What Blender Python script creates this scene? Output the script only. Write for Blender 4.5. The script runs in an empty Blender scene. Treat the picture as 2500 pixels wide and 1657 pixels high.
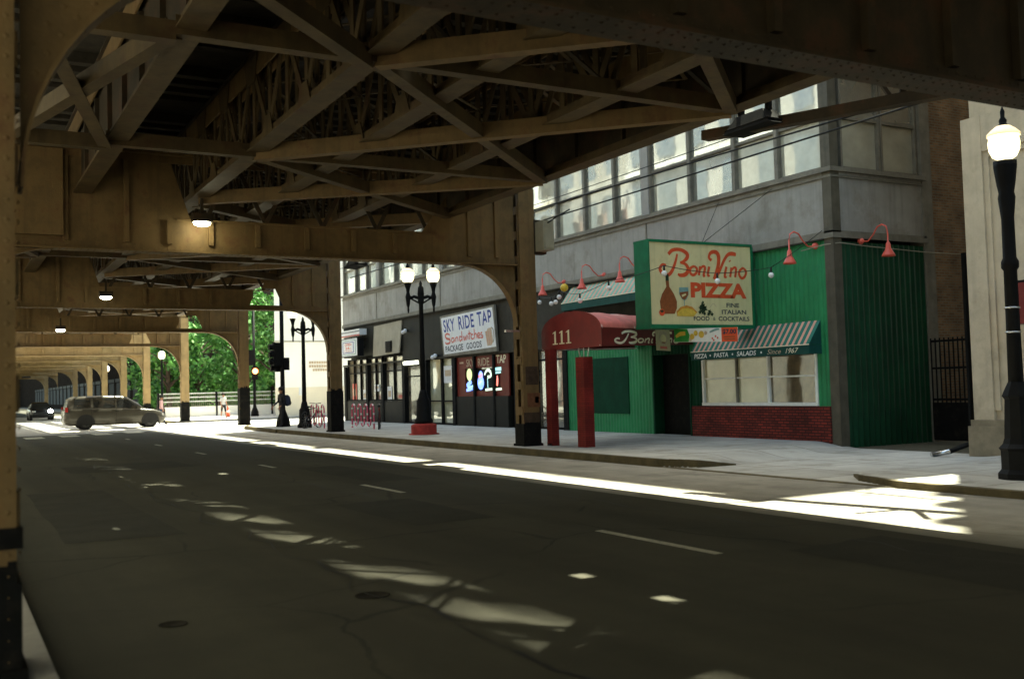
import bpy, math, random
from mathutils import Vector, Matrix
random.seed(7)
S = bpy.context.scene
COL = S.collection
PI = math.pi
# ------------------------------------------------------------------ materials
MATS = {}
def lin(c):
    return tuple(c)
def mat(name, col, rough=.6, var=.22, scale=3.0, bump=0.0, bscale=60., metal=0., spec=.28, streak=0., stain=None, stain_amt=.0, stain_scale=1.2, detail=4.):
    """Principled surface with noise-varied colour, optional vertical streaks, stains and fine bump."""
    m = bpy.data.materials.new(name); m.use_nodes = True
    nt = m.node_tree; N = nt.nodes; L = nt.links
    b = N['Principled BSDF']
    b.inputs['Roughness'].default_value = rough
    b.inputs['Metallic'].default_value = metal
    b.inputs['Specular IOR Level'].default_value = spec
    g = N.new('ShaderNodeNewGeometry')
    pos = g.outputs['Position']
    n1 = N.new('ShaderNodeTexNoise'); n1.inputs['Scale'].default_value = scale; n1.inputs['Detail'].default_value = detail
    n1.inputs['Roughness'].default_value = .65
    L.new(pos, n1.inputs['Vector'])
    mr = N.new('ShaderNodeMapRange')
    mr.inputs[1].default_value = .3; mr.inputs[2].default_value = .7
    mr.inputs[3].default_value = 1 - var; mr.inputs[4].default_value = 1 + var
    L.new(n1.outputs[0], mr.inputs[0])
    mul = N.new('ShaderNodeVectorMath'); mul.operation = 'SCALE'
    mul.inputs[0].default_value = col[:3]
    L.new(mr.outputs[0], mul.inputs['Scale'])
    out = mul.outputs[0]
    def mixin(out, fac_socket, c):
        mx = N.new('ShaderNodeMix'); mx.data_type = 'RGBA'
        L.new(fac_socket, mx.inputs[0]); L.new(out, mx.inputs[6]); mx.inputs[7].default_value = (*c, 1)
        return mx.outputs[2]
    if streak:
        mp = N.new('ShaderNodeMapping'); mp.inputs['Scale'].default_value = (5, 5, .35)
        L.new(pos, mp.inputs['Vector'])
        ns = N.new('ShaderNodeTexNoise'); ns.inputs['Scale'].default_value = 1.3; ns.inputs['Detail'].default_value = 5
        L.new(mp.outputs[0], ns.inputs['Vector'])
        r2 = N.new('ShaderNodeMapRange'); r2.inputs[1].default_value = .5; r2.inputs[2].default_value = .72
        r2.inputs[4].default_value = streak
        L.new(ns.outputs[0], r2.inputs[0])
        out = mixin(out, r2.outputs[0], tuple(c * .45 for c in col[:3]))
    if stain is not None:
        n3 = N.new('ShaderNodeTexNoise'); n3.inputs['Scale'].default_value = stain_scale; n3.inputs['Detail'].default_value = 6
        n3.inputs['Roughness'].default_value = .7
        L.new(pos, n3.inputs['Vector'])
        r3 = N.new('ShaderNodeMapRange'); r3.inputs[1].default_value = .52; r3.inputs[2].default_value = .68
        r3.inputs[4].default_value = stain_amt
        L.new(n3.outputs[0], r3.inputs[0])
        out = mixin(out, r3.outputs[0], stain)
    L.new(out, b.inputs['Base Color'])
    if bump:
        n2 = N.new('ShaderNodeTexNoise'); n2.inputs['Scale'].default_value = bscale; n2.inputs['Detail'].default_value = 3
        L.new(pos, n2.inputs['Vector'])
        bp = N.new('ShaderNodeBump'); bp.inputs['Strength'].default_value = bump; bp.inputs['Distance'].default_value = .02
        L.new(n2.outputs[0], bp.inputs['Height']); L.new(bp.outputs[0], b.inputs['Normal'])
    MATS[name] = m
    return m
def emis(name, col, strength, base=(.8, .8, .8)):
    m = bpy.data.materials.new(name); m.use_nodes = True
    b = m.node_tree.nodes['Principled BSDF']
    b.inputs['Base Color'].default_value = (*base, 1)
    b.inputs['Emission Color'].default_value = (*col, 1); b.inputs['Emission Strength'].default_value = strength
    n = m.node_tree.nodes.new('ShaderNodeTexNoise'); n.inputs['Scale'].default_value = 9
    mr = m.node_tree.nodes.new('ShaderNodeMapRange'); mr.inputs[3].default_value = strength * .8; mr.inputs[4].default_value = strength * 1.2
    m.node_tree.links.new(n.outputs[0], mr.inputs[0]); m.node_tree.links.new(mr.outputs[0], b.inputs['Emission Strength'])
    MATS[name] = m
    return m
def glass(name, inner, mirror=.35, rough=.03, var=.5, scale=1.2, wob=.003):
    """Window pane: what hangs behind it (dim, varied) under a mirror-like sheet of slightly wavy glass."""
    m = mat(name, inner, rough=.6, var=var, scale=scale)
    nt = m.node_tree; N = nt.nodes; L = nt.links
    b = N['Principled BSDF']; o = N['Material Output']
    gl = N.new('ShaderNodeBsdfGlossy'); gl.inputs['Roughness'].default_value = rough
    gl.inputs['Color'].default_value = (.92, .95, .95, 1)
    nz = N.new('ShaderNodeTexNoise'); nz.inputs['Scale'].default_value = 1.1
    g = N.new('ShaderNodeNewGeometry'); L.new(g.outputs['Position'], nz.inputs['Vector'])
    bp = N.new('ShaderNodeBump'); bp.inputs['Strength'].default_value = wob; bp.inputs['Distance'].default_value = 1.
    L.new(nz.outputs[0], bp.inputs['Height']); L.new(bp.outputs[0], gl.inputs['Normal'])
    mx = N.new('ShaderNodeMixShader'); mx.inputs[0].default_value = mirror
    L.new(b.outputs[0], mx.inputs[1]); L.new(gl.outputs[0], mx.inputs[2]); L.new(mx.outputs[0], o.inputs[0])
    return m
def brick(name, c1, c2, mortar, bw=.2, bh=.067, ms=.01, axes='yz', rough=.8):
    m = mat(name, c1, rough=rough)
    nt = m.node_tree; N = nt.nodes; L = nt.links; b = N['Principled BSDF']
    g = N.new('ShaderNodeNewGeometry'); sx = N.new('ShaderNodeSeparateXYZ'); cb = N.new('ShaderNodeCombineXYZ')
    L.new(g.outputs['Position'], sx.inputs[0])
    ad = N.new('ShaderNodeMath'); ad.operation = 'ADD'
    L.new(sx.outputs[0], ad.inputs[0]); L.new(sx.outputs[1], ad.inputs[1])
    L.new(ad.outputs[0], cb.inputs[0]); L.new(sx.outputs[2], cb.inputs[1])
    t = N.new('ShaderNodeTexBrick'); t.inputs['Scale'].default_value = 1
    t.inputs['Color1'].default_value = (*c1, 1); t.inputs['Color2'].default_value = (*c2, 1); t.inputs['Mortar'].default_value = (*mortar, 1)
    t.inputs['Mortar Size'].default_value = ms; t.inputs['Brick Width'].default_value = bw; t.inputs['Row Height'].default_value = bh
    L.new(cb.outputs[0], t.inputs['Vector'])
    nz = N.new('ShaderNodeTexNoise'); nz.inputs['Scale'].default_value = 1.6; nz.inputs['Detail'].default_value = 6
    L.new(g.outputs['Position'], nz.inputs['Vector'])
    mr = N.new('ShaderNodeMapRange'); mr.inputs[1].default_value = .3; mr.inputs[2].default_value = .7
    mr.inputs[3].default_value = .6; mr.inputs[4].default_value = 1.3; L.new(nz.outputs[0], mr.inputs[0])
    sc = N.new('ShaderNodeVectorMath'); sc.operation = 'SCALE'
    L.new(t.outputs[0], sc.inputs[0]); L.new(mr.outputs[0], sc.inputs['Scale'])
    L.new(sc.outputs[0], b.inputs['Base Color'])
    bp = N.new('ShaderNodeBump'); bp.inputs['Strength'].default_value = .4; bp.inputs['Distance'].default_value = .01; bp.invert = True
    L.new(t.outputs[1], bp.inputs['Height']); L.new(bp.outputs[0], b.inputs['Normal'])
    return m

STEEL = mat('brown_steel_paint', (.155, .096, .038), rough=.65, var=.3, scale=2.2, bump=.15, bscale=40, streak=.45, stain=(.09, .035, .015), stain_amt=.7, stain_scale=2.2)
STEELD = mat('shaded_steel_paint', (.036, .024, .011), rough=.7, var=.4, scale=2.0, bump=.15, bscale=40, streak=.5, stain=(.07, .028, .013), stain_amt=.8, stain_scale=2.0)  # brown steel darkened to put the overhead shade into its colour
STEELP = mat('sunlit_steel_paint', (.36, .25, .12), rough=.6, var=.2, scale=2, streak=.3)  # brown steel lightened to put bounced sun on the far bents
STEELM = mat('half_shaded_steel_paint', (.075, .049, .02), rough=.65, var=.35, scale=2.1, bump=.15, bscale=40, streak=.5, stain=(.06, .026, .012), stain_amt=.8, stain_scale=1.5)  # same steel with milder under-deck shade in its colour
TIMBER = mat('creosoted_timber', (.035, .028, .02), rough=.9, var=.4, scale=4)
BLACKP = mat('black_paint', (.006, .006, .006), rough=.75, var=.35, scale=5, bump=.1, spec=.1, stain=(.03, .024, .018), stain_amt=.5, stain_scale=6)
IRON = mat('black_cast_iron', (.006, .006, .0065), rough=.6, var=.3, scale=8, bump=.1, spec=.12)
ASPH = mat('asphalt', (.06, .055, .038), rough=.85, var=.2, scale=.7, bump=.35, bscale=130, stain=(.03, .026, .02), stain_amt=.55, stain_scale=.35, detail=9)
def crack(m, sc, width, dark, amt, wob=.4):
    nt = m.node_tree; N = nt.nodes; L = nt.links; b = N['Principled BSDF']; src = b.inputs['Base Color'].links[0].from_socket
    g = N.new('ShaderNodeNewGeometry'); nz = N.new('ShaderNodeTexNoise'); nz.inputs['Scale'].default_value = 1.6; nz.inputs['Detail'].default_value = 5
    L.new(g.outputs['Position'], nz.inputs['Vector'])
    ad = N.new('ShaderNodeMix'); ad.data_type = 'VECTOR'; ad.inputs[0].default_value = wob; L.new(g.outputs['Position'], ad.inputs[4]); 
    sc_ = N.new('ShaderNodeVectorMath'); sc_.operation = 'MULTIPLY_ADD'; L.new(nz.outputs['Color'], sc_.inputs[0]); sc_.inputs[1].default_value = (wob, wob, 0); L.new(g.outputs['Position'], sc_.inputs[2])
    v = N.new('ShaderNodeTexVoronoi'); v.feature = 'DISTANCE_TO_EDGE'; v.inputs['Scale'].default_value = sc; L.new(sc_.outputs[0], v.inputs['Vector'])
    mr = N.new('ShaderNodeMapRange'); mr.inputs[1].default_value = width; mr.inputs[2].default_value = width * 2.2; mr.inputs[3].default_value = amt; mr.inputs[4].default_value = 0; L.new(v.outputs['Distance'], mr.inputs[0])
    n2 = N.new('ShaderNodeTexNoise'); n2.inputs['Scale'].default_value = .5; L.new(g.outputs['Position'], n2.inputs['Vector'])
    m2 = N.new('ShaderNodeMapRange'); m2.inputs[1].default_value = .42; m2.inputs[2].default_value = .58; L.new(n2.outputs[0], m2.inputs[0])
    mu = N.new('ShaderNodeMath'); mu.operation = 'MULTIPLY'; L.new(mr.outputs[0], mu.inputs[0]); L.new(m2.outputs[0], mu.inputs[1])
    mx = N.new('ShaderNodeMix'); mx.data_type = 'RGBA'; L.new(mu.outputs[0], mx.inputs[0]); L.new(src, mx.inputs[6]); mx.inputs[7].default_value = (*dark, 1)
    sp = N.new('ShaderNodeTexNoise'); sp.inputs['Scale'].default_value = 220; sp.inputs['Detail'].default_value = 2; L.new(g.outputs['Position'], sp.inputs['Vector'])
    m3 = N.new('ShaderNodeMapRange'); m3.inputs[1].default_value = .35; m3.inputs[2].default_value = .7; m3.inputs[3].default_value = .7; m3.inputs[4].default_value = 1.5; L.new(sp.outputs[0], m3.inputs[0])
    # long faint wear bands along the lanes
    wm = N.new('ShaderNodeMapping'); wm.inputs['Scale'].default_value = (.9, .035, 1); L.new(g.outputs['Position'], wm.inputs['Vector'])
    wn = N.new('ShaderNodeTexNoise'); wn.inputs['Scale'].default_value = 1.; wn.inputs['Detail'].default_value = 4; L.new(wm.outputs[0], wn.inputs['Vector'])
    m4 = N.new('ShaderNodeMapRange'); m4.inputs[1].default_value = .3; m4.inputs[2].default_value = .7; m4.inputs[3].default_value = .72; m4.inputs[4].default_value = 1.35; L.new(wn.outputs[0], m4.inputs[0])
    mm = N.new('ShaderNodeMath'); mm.operation = 'MULTIPLY'; L.new(m3.outputs[0], mm.inputs[0]); L.new(m4.outputs[0], mm.inputs[1])
    fs = N.new('ShaderNodeVectorMath'); fs.operation = 'SCALE'; L.new(mx.outputs[2], fs.inputs[0]); L.new(mm.outputs[0], fs.inputs['Scale']); L.new(fs.outputs[0], b.inputs['Base Color'])
crack(ASPH, .33, .0035, (.016, .015, .012), .6)
def joints(m, sx, sy, dark, wd=.012):
    nt = m.node_tree; N = nt.nodes; L = nt.links; b = N['Principled BSDF']; src = b.inputs['Base Color'].links[0].from_socket
    g = N.new('ShaderNodeNewGeometry'); x = N.new('ShaderNodeSeparateXYZ'); L.new(g.outputs['Position'], x.inputs[0]); last = None
    for k, q in ((0, sx), (1, sy)):
        pp = N.new('ShaderNodeMath'); pp.operation = 'PINGPONG'; pp.inputs[1].default_value = q / 2; L.new(x.outputs[k], pp.inputs[0])
        lt = N.new('ShaderNodeMath'); lt.operation = 'LESS_THAN'; lt.inputs[1].default_value = wd; L.new(pp.outputs[0], lt.inputs[0])
        if last is None: last = lt
        else:
            mx_ = N.new('ShaderNodeMath'); mx_.operation = 'MAXIMUM'; L.new(last.outputs[0], mx_.inputs[0]); L.new(lt.outputs[0], mx_.inputs[1]); last = mx_
    # slab to slab tone
    fl = N.new('ShaderNodeVectorMath'); fl.operation = 'DIVIDE'; fl.inputs[1].default_value = (sx, sy, 10); L.new(g.outputs['Position'], fl.inputs[0])
    f2 = N.new('ShaderNodeVectorMath'); f2.operation = 'FLOOR'; L.new(fl.outputs[0], f2.inputs[0])
    wn = N.new('ShaderNodeTexWhiteNoise'); L.new(f2.outputs[0], wn.inputs['Vector']); m3 = N.new('ShaderNodeMapRange'); m3.inputs[3].default_value = .86; m3.inputs[4].default_value = 1.1; L.new(wn.outputs[0], m3.inputs[0])
    fs = N.new('ShaderNodeVectorMath'); fs.operation = 'SCALE'; L.new(src, fs.inputs[0]); L.new(m3.outputs[0], fs.inputs['Scale'])
    mx = N.new('ShaderNodeMix'); mx.data_type = 'RGBA'; mx.inputs[7].default_value = (*dark, 1); L.new(last.outputs[0], mx.inputs[0]); L.new(fs.outputs[0], mx.inputs[6]); L.new(mx.outputs[2], b.inputs['Base Color'])
CONC = mat('sidewalk_concrete', (.4, .38, .35), rough=.85, var=.14, scale=1.3, bump=.2, bscale=90, stain=(.2, .185, .16), stain_amt=.6, stain_scale=.9, detail=8)
PAVE = mat('sidewalk_slabs', (.4, .385, .355), rough=.85, var=.16, scale=1.3, bump=.2, bscale=90, stain=(.19, .175, .15), stain_amt=.7, stain_scale=1.1, detail=9)
joints(PAVE, 1.5, 1.5, (.12, .11, .09))
KERB = mat('kerb_stone', (.095, .076, .04), rough=.85, var=.35, scale=3, bump=.25, stain=(.05, .042, .03), stain_amt=.7, stain_scale=2)
MARK = mat('worn_road_paint', (.55, .52, .42), rough=.7, var=.25, scale=8, stain=(.12, .11, .09), stain_amt=.8, stain_scale=7)
SPAND = mat('grey_spandrel', (.29, .28, .262), rough=.75, var=.18, scale=1.1, bump=.2, bscale=50, streak=.4, stain=(.17, .15, .125), stain_amt=.65, stain_scale=.8, detail=8)
TRIM = mat('grey_olive_trim', (.17, .155, .125), rough=.6, var=.25, scale=3, streak=.3)
TRIMD = mat('dark_trim', (.034, .03, .023), spec=.15, rough=.7, var=.3, scale=3, streak=.3)
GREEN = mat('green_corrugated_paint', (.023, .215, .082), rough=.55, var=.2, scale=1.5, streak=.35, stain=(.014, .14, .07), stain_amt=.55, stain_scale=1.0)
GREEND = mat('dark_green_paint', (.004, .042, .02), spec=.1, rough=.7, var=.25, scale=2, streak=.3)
SIDEG = mat('shaded_side_green', (.004, .046, .019), rough=.6, var=.3, scale=1.5, streak=.5, stain=(.005, .03, .018), stain_amt=.7, stain_scale=.7)  # front green darkened to carry the alley's shade, plus streaks and stains
SGREEN = mat('sign_green', (.012, .15, .065), rough=.4, var=.2, scale=3, streak=.3)
REDB = brick('red_painted_brick', (.23, .03, .02), (.1, .016, .011), (.05, .01, .008), ms=.014)
BROWNB = brick('brown_brick', (.27, .15, .075), (.16, .085, .04), (.2, .17, .12), ms=.012)
DARKB = brick('dark_brick', (.03, .022, .016), (.02, .015, .011), (.025, .022, .02))
DARKB.node_tree.nodes['Principled BSDF'].inputs['Specular IOR Level'].default_value = 0
STONE = mat('cream_stone', (.52, .43, .31), rough=.8, var=.14, scale=2.2, bump=.2, bscale=40, streak=.2, stain=(.3, .24, .17), stain_amt=.5, stain_scale=1.4, detail=8)
STONED = mat('stone_plinth', (.23, .19, .13), rough=.85, var=.25, scale=3, bump=.25, stain=(.1, .085, .06), stain_amt=.6)
CREAM = mat('cream_stucco', (.78, .7, .55), rough=.8, var=.06, scale=.8)
CREAMW = mat('white_stucco', (.84, .82, .77), rough=.8, var=.04, scale=.8)
CANOPY = mat('skylit_canopy_vinyl', (.62, .15, .135), rough=.45, var=.25, scale=2.5, bump=.6, bscale=5, spec=.5, stain=(.36, .07, .06), stain_amt=.5, stain_scale=1.6)  # red vinyl lightened towards pink to carry skylight on the top
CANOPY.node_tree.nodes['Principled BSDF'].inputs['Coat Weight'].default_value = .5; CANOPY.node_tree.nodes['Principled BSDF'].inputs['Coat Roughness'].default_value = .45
CANEND = mat('shaded_canopy_end', (.19, .012, .012), rough=.5, var=.2, scale=3)  # same red vinyl darkened for the shaded end
CANSIDE = mat('shaded_canopy_vinyl', (.13, .012, .014), rough=.4, var=.2, scale=3)  # same red vinyl with the side's shade in its colour
REDPOST = brick('red_post_cladding', (.2, .018, .015), (.16, .014, .012), (.1, .01, .008), bw=.3, bh=.05, ms=.006)
AWG = mat('awning_green', (.022, .16, .12), rough=.7, var=.15, scale=4)
AWM = mat('awning_mint', (.2, .4, .3), rough=.7, var=.12, scale=4)
AWP = mat('awning_pink', (.62, .33, .25), rough=.7, var=.12, scale=4)
AWV = mat('awning_valance_green', (.006, .06, .05), rough=.7, var=.2, scale=4)
WHITEP = mat('white_paint', (.78, .78, .74), rough=.5, var=.08, scale=5)
IVORY = mat('ivory_lettering', (.82, .74, .55), rough=.6, var=.1, scale=9)
SIGNC = mat('cream_sign_face', (.72, .62, .34), rough=.4, var=.06, scale=1.2, streak=.25, stain=(.5, .4, .2), stain_amt=.45, stain_scale=2.5)
SIGNW = mat('white_sign_face', (.74, .75, .78), rough=.4, var=.06, scale=2, streak=.2, stain=(.5, .48, .44), stain_amt=.4, stain_scale=2)
RED = mat('sign_red', (.66, .085, .03), rough=.5, var=.1, scale=9)
REDW = mat('washed_red', (.6, .13, .1), rough=.5, var=.15, scale=9)
BLUE = mat('sign_blue', (.025, .05, .27), rough=.5, var=.1, scale=9)
NAVY = mat('sign_navy', (.025, .035, .06), rough=.5, var=.1, scale=9)
BROWNS = mat('sign_brown', (.25, .075, .025), rough=.5, var=.2, scale=14)
YEL = mat('sign_yellow', (.68, .45, .07), rough=.5, var=.15, scale=14)
GRN = mat('sign_leaf', (.02, .04, .018), rough=.5, var=.3, scale=14)
TEALS = mat('sign_teal', (.2, .34, .32), rough=.5, var=.2, scale=9)
TAN = mat('sign_tan', (.5, .38, .27), rough=.5, var=.15, scale=12)
CORAL = mat('coral_enamel', (.7, .12, .09), rough=.35, var=.1, scale=6)
PINKR = mat('pink_rack_paint', (.6, .09, .16), rough=.4, var=.2, scale=6)
BULB = mat('opal_bulb', (.75, .75, .74), rough=.15, var=.03, scale=3)
RUB = mat('black_rubber', (.015, .015, .016), rough=.7, var=.2, scale=8)
DARKG = mat('shop_interior_dark', (.02, .02, .016), rough=.8, var=.5, scale=2)
PANEL = mat('grey_panel', (.3, .27, .21), rough=.6, var=.15, scale=2, streak=.2)
DPANEL = mat('charcoal_panel', (.018, .0175, .0145), spec=.12, rough=.6, var=.25, scale=2, streak=.2)
TAVRED = mat('tavern_red_frame', (.15, .018, .012), rough=.5, var=.2, scale=4)
VANP = mat('taupe_car_paint', (.068, .062, .05), rough=.25, var=.08, scale=2, metal=.15)
CARP = mat('dark_car_paint', (.03, .032, .036), rough=.25, var=.08, scale=2, metal=.3)
CHROME = mat('bright_metal', (.6, .6, .6), rough=.25, var=.1, scale=5, metal=1)
WIREM = mat('cable_black', (.012, .012, .012), rough=.6, var=.2, scale=5)
BOXM = mat('olive_box_paint', (.3, .27, .19), rough=.5, var=.12, scale=4, streak=.2)
BARK = mat('tree_bark', (.07, .05, .035), rough=.9, var=.3, scale=6)
LEAF1 = mat('leaf_mid_green', (.09, .24, .05), rough=.6, var=.45, scale=1.3)
LEAF2 = mat('leaf_pale_green', (.17, .34, .1), rough=.6, var=.35, scale=1.7)
LEAF3 = mat('leaf_dark_green', (.045, .13, .035), rough=.6, var=.4, scale=1.5)
SKIN = mat('skin', (.36, .19, .12), rough=.6, var=.1, scale=9)
CLD = mat('dark_clothing', (.02, .02, .025), rough=.9, var=.3, scale=9)
CLW = mat('pale_clothing', (.6, .58, .55), rough=.9, var=.1, scale=9)
CLB = mat('blue_clothing', (.04, .05, .09), rough=.9, var=.2, scale=9)
CLP = mat('pink_clothing', (.62, .38, .38), rough=.9, var=.1, scale=9)
HAIR = mat('dark_hair', (.02, .014, .01), rough=.6, var=.3, scale=20)
WGLASS = glass('office_window_glass', (.26, .26, .22), mirror=.42, var=.6, scale=.5)
WGLASS2 = glass('office_blind_glass', (.42, .41, .33), mirror=.3, var=.25, scale=.9)
SGLASS = glass('shop_window_glass', (.1, .085, .06), mirror=.22, var=.9, scale=2.2)
CGLASS = glass('curtained_window_glass', (.44, .41, .27), mirror=.1, var=.2, scale=1.6, rough=.08)
BGLASS = glass('brown_interior_glass', (.1, .07, .035), mirror=.12, var=.6, scale=2.5)
PGLASS = glass('pale_door_glass', (.4, .4, .27), mirror=.35, var=.3, scale=.8)
VGLASS = glass('vehicle_glass', (.012, .013, .012), mirror=.14, var=.3)
GLOBE = emis('lit_globe', (1, .84, .56), .75)
GLOBEW = emis('lit_globe_collar', (1, .66, .3), .28)
LUMI = emis('lit_luminaire', (1, .95, .82), 13.)
HEADL = emis('lit_headlight', (.9, .95, 1), 40.)
REDL = emis('red_signal_light', (1, .12, .05), 6., base=(.5, .05, .03))
NEOB = emis('neon_blue', (.05, .16, 1), 0.55)
NEOW = emis('neon_white', (.75, 1, .85), 0.25)
NEOY = emis('neon_yellow', (.7, .95, .25), 0.24)
NEOR = emis('neon_red', (1, .1, .05), 0.35)
NEOC = emis('neon_cyan', (.3, .8, 1), 0.25)
TUBE = emis('lit_tube', (1, .98, .9), 1.6)
RIMM = mat('dark_alloy', (.06, .06, .06), rough=.4, metal=.6)
TAILL = mat('tail_lamp', (.35, .02, .02), rough=.2)

# ------------------------------------------------------------------ mesh builder
class MB:
    def __init__(s): s.v = []; s.f = []; s.m = []; s.sm = []; s.mats = []
    def mi(s, m):
        if m not in s.mats: s.mats.append(m)
        return s.mats.index(m)
    def poly(s, pts, m, smooth=False):
        k = len(s.v); s.v += [tuple(p) for p in pts]; s.f.append(tuple(range(k, k + len(pts)))); s.m.append(s.mi(m)); s.sm.append(smooth)
    def mesh(s, vs, fs, m, smooth=False):
        k = len(s.v); s.v += [tuple(p) for p in vs]; i = s.mi(m)
        for f in fs: s.f.append(tuple(k + a for a in f)); s.m.append(i); s.sm.append(smooth)
    def box(s, x0, x1, y0, y1, z0, z1, m):
        v = [(x, y, z) for z in (z0, z1) for y in (y0, y1) for x in (x0, x1)]
        s.mesh(v, [(0, 2, 3, 1), (4, 5, 7, 6), (0, 1, 5, 4), (2, 6, 7, 3), (0, 4, 6, 2), (1, 3, 7, 5)], m)
    def beam(s, a, b, w, h, m, up=(0, 0, 1), off=(0, 0)):
        a = Vector(a); b = Vector(b); d = (b - a).normalized(); u = Vector(up)
        if abs(d.dot(u)) > .99: u = Vector((0, 1, 0))
        r = d.cross(u).normalized(); u = r.cross(d)
        v = []
        for p in (a, b):
            for i, j in ((-1, -1), (1, -1), (1, 1), (-1, 1)):
                v.append(p + r * (i * w / 2 + off[0]) + u * (j * h / 2 + off[1]))
        s.mesh(v, [(3, 2, 1, 0), (4, 5, 6, 7), (0, 1, 5, 4), (1, 2, 6, 5), (2, 3, 7, 6), (3, 0, 4, 7)], m)
    def prism(s, pts, d, m):
        """extrude a planar 3D polygon by vector d"""
        n = len(pts); d = Vector(d); v = [Vector(p) for p in pts]; v += [p + d for p in v]
        s.mesh(v, [tuple(range(n - 1, -1, -1)), tuple(range(n, 2 * n))] + [(i, (i + 1) % n, n + (i + 1) % n, n + i) for i in range(n)], m)
    def tube(s, pts, r, m, seg=6, closed=False, mats=None):
        pts = [Vector(p) for p in pts]; n = len(pts); rings = []
        for i, p in enumerate(pts):
            if closed: d = pts[(i + 1) % n] - pts[i - 1]
            else: d = pts[min(i + 1, n - 1)] - pts[max(i - 1, 0)]
            d.normalize(); u = Vector((0, 0, 1)) if abs(d.z) < .9 else Vector((1, 0, 0))
            a = d.cross(u).normalized(); b = d.cross(a)
            rr = r[i] if isinstance(r, (list, tuple)) else r
            rings.append([p + (a * math.cos(t) + b * math.sin(t)) * rr for t in [2 * PI * k / seg for k in range(seg)]])
        k0 = len(s.v)
        for g in rings: s.v += [tuple(q) for q in g]
        for i in range(n if closed else n - 1):
            j = (i + 1) % n; mm = s.mi(mats[i % len(mats)] if mats else m)
            for k in range(seg):
                s.f.append((k0 + i * seg + k, k0 + i * seg + (k + 1) % seg, k0 + j * seg + (k + 1) % seg, k0 + j * seg + k)); s.m.append(mm); s.sm.append(True)
        if not closed:
            s.f.append(tuple(k0 + k for k in range(seg))); s.m.append(s.mi(m)); s.sm.append(False)
            s.f.append(tuple(k0 + (n - 1) * seg + k for k in range(seg - 1, -1, -1))); s.m.append(s.mi(m)); s.sm.append(False)
    def lathe(s, prof, m, c=(0, 0, 0), seg=14, smooth=True, sq=0, flute=0):
        k0 = len(s.v); n = len(prof)
        for r, z in prof:
            for k in range(seg):
                t = 2 * PI * k / seg
                q = r * (1 - (flute if k % 2 else 0))
                s.v.append((c[0] + q * math.cos(t), c[1] + q * math.sin(t), c[2] + z))
        i = s.mi(m)
        for a in range(n - 1):
            for k in range(seg):
                s.f.append((k0 + a * seg + k, k0 + a * seg + (k + 1) % seg, k0 + (a + 1) * seg + (k + 1) % seg, k0 + (a + 1) * seg + k)); s.m.append(i); s.sm.append(smooth)
        s.f.append(tuple(k0 + k for k in range(seg - 1, -1, -1))); s.m.append(i); s.sm.append(False)
        s.f.append(tuple(k0 + (n - 1) * seg + k for k in range(seg))); s.m.append(i); s.sm.append(False)
    def sphere(s, c, r, m, seg=12, rings=8, sc=(1, 1, 1)):
        prof = [(max(1e-4, r * math.sin(PI * k / rings)), -r * math.cos(PI * k / rings)) for k in range(rings + 1)]
        k0 = len(s.v); s.lathe(prof, m, (0, 0, 0), seg)
        for k in range(k0, len(s.v)):
            v = s.v[k]; s.v[k] = (c[0] + v[0] * sc[0], c[1] + v[1] * sc[1], c[2] + v[2] * sc[2])
    def rivets(s, pts, axis, r, m):
        for p in pts:
            p = Vector(p); n = Vector(axis); a = Vector((0, 0, 1)) if abs(n.z) < .9 else Vector((1, 0, 0)); t = n.cross(a)
            s.mesh([p + a * r, p + t * r, p - a * r, p - t * r, p + n * r * .7], [(0, 1, 4), (1, 2, 4), (2, 3, 4), (3, 0, 4)], m, True)
    def build(s, name, parent=None, local=False):
        me = bpy.data.meshes.new(name)
        off = Vector((0, 0, 0))
        if parent is not None and not local:
            p = parent
            while p is not None: off = off + p.location; p = p.parent
        me.from_pydata([(v[0] - off.x, v[1] - off.y, v[2] - off.z) for v in s.v], [], s.f)
        for m in s.mats: me.materials.append(m)
        me.polygons.foreach_set('material_index', s.m)
        me.polygons.foreach_set('use_smooth', s.sm)
        me.update()
        o = bpy.data.objects.new(name, me); COL.objects.link(o)
        if parent is not None: o.parent = parent
        return o
def tag(o, label=None, cat=None, group=None, kind=None):
    if label: o['label'] = label
    if cat: o['category'] = cat
    if group: o['group'] = group
    if kind: o['kind'] = kind
    return o
def thing(name, loc, label, cat, group=None, rz=0):
    o = bpy.data.objects.new(name, None); COL.objects.link(o); o.location = loc; o.rotation_euler[2] = rz
    o.empty_display_size = .3
    return tag(o, label, cat, group)
def struct(mb, name):
    return tag(mb.build(name), kind='structure')
def kids(o): return [c for c in bpy.data.objects if c.parent is o]
def copy_tree(o, parent=None):
    ch = kids(o); c = o.copy(); COL.objects.link(c)
    if parent is not None: c.parent = parent
    for k in ch: copy_tree(k, c)
    return c
def box_part(name, parent, x0, x1, y0, y1, z0, z1, m):
    b = MB(); b.box(x0, x1, y0, y1, z0, z1, m); return b.build(name, parent)

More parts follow.
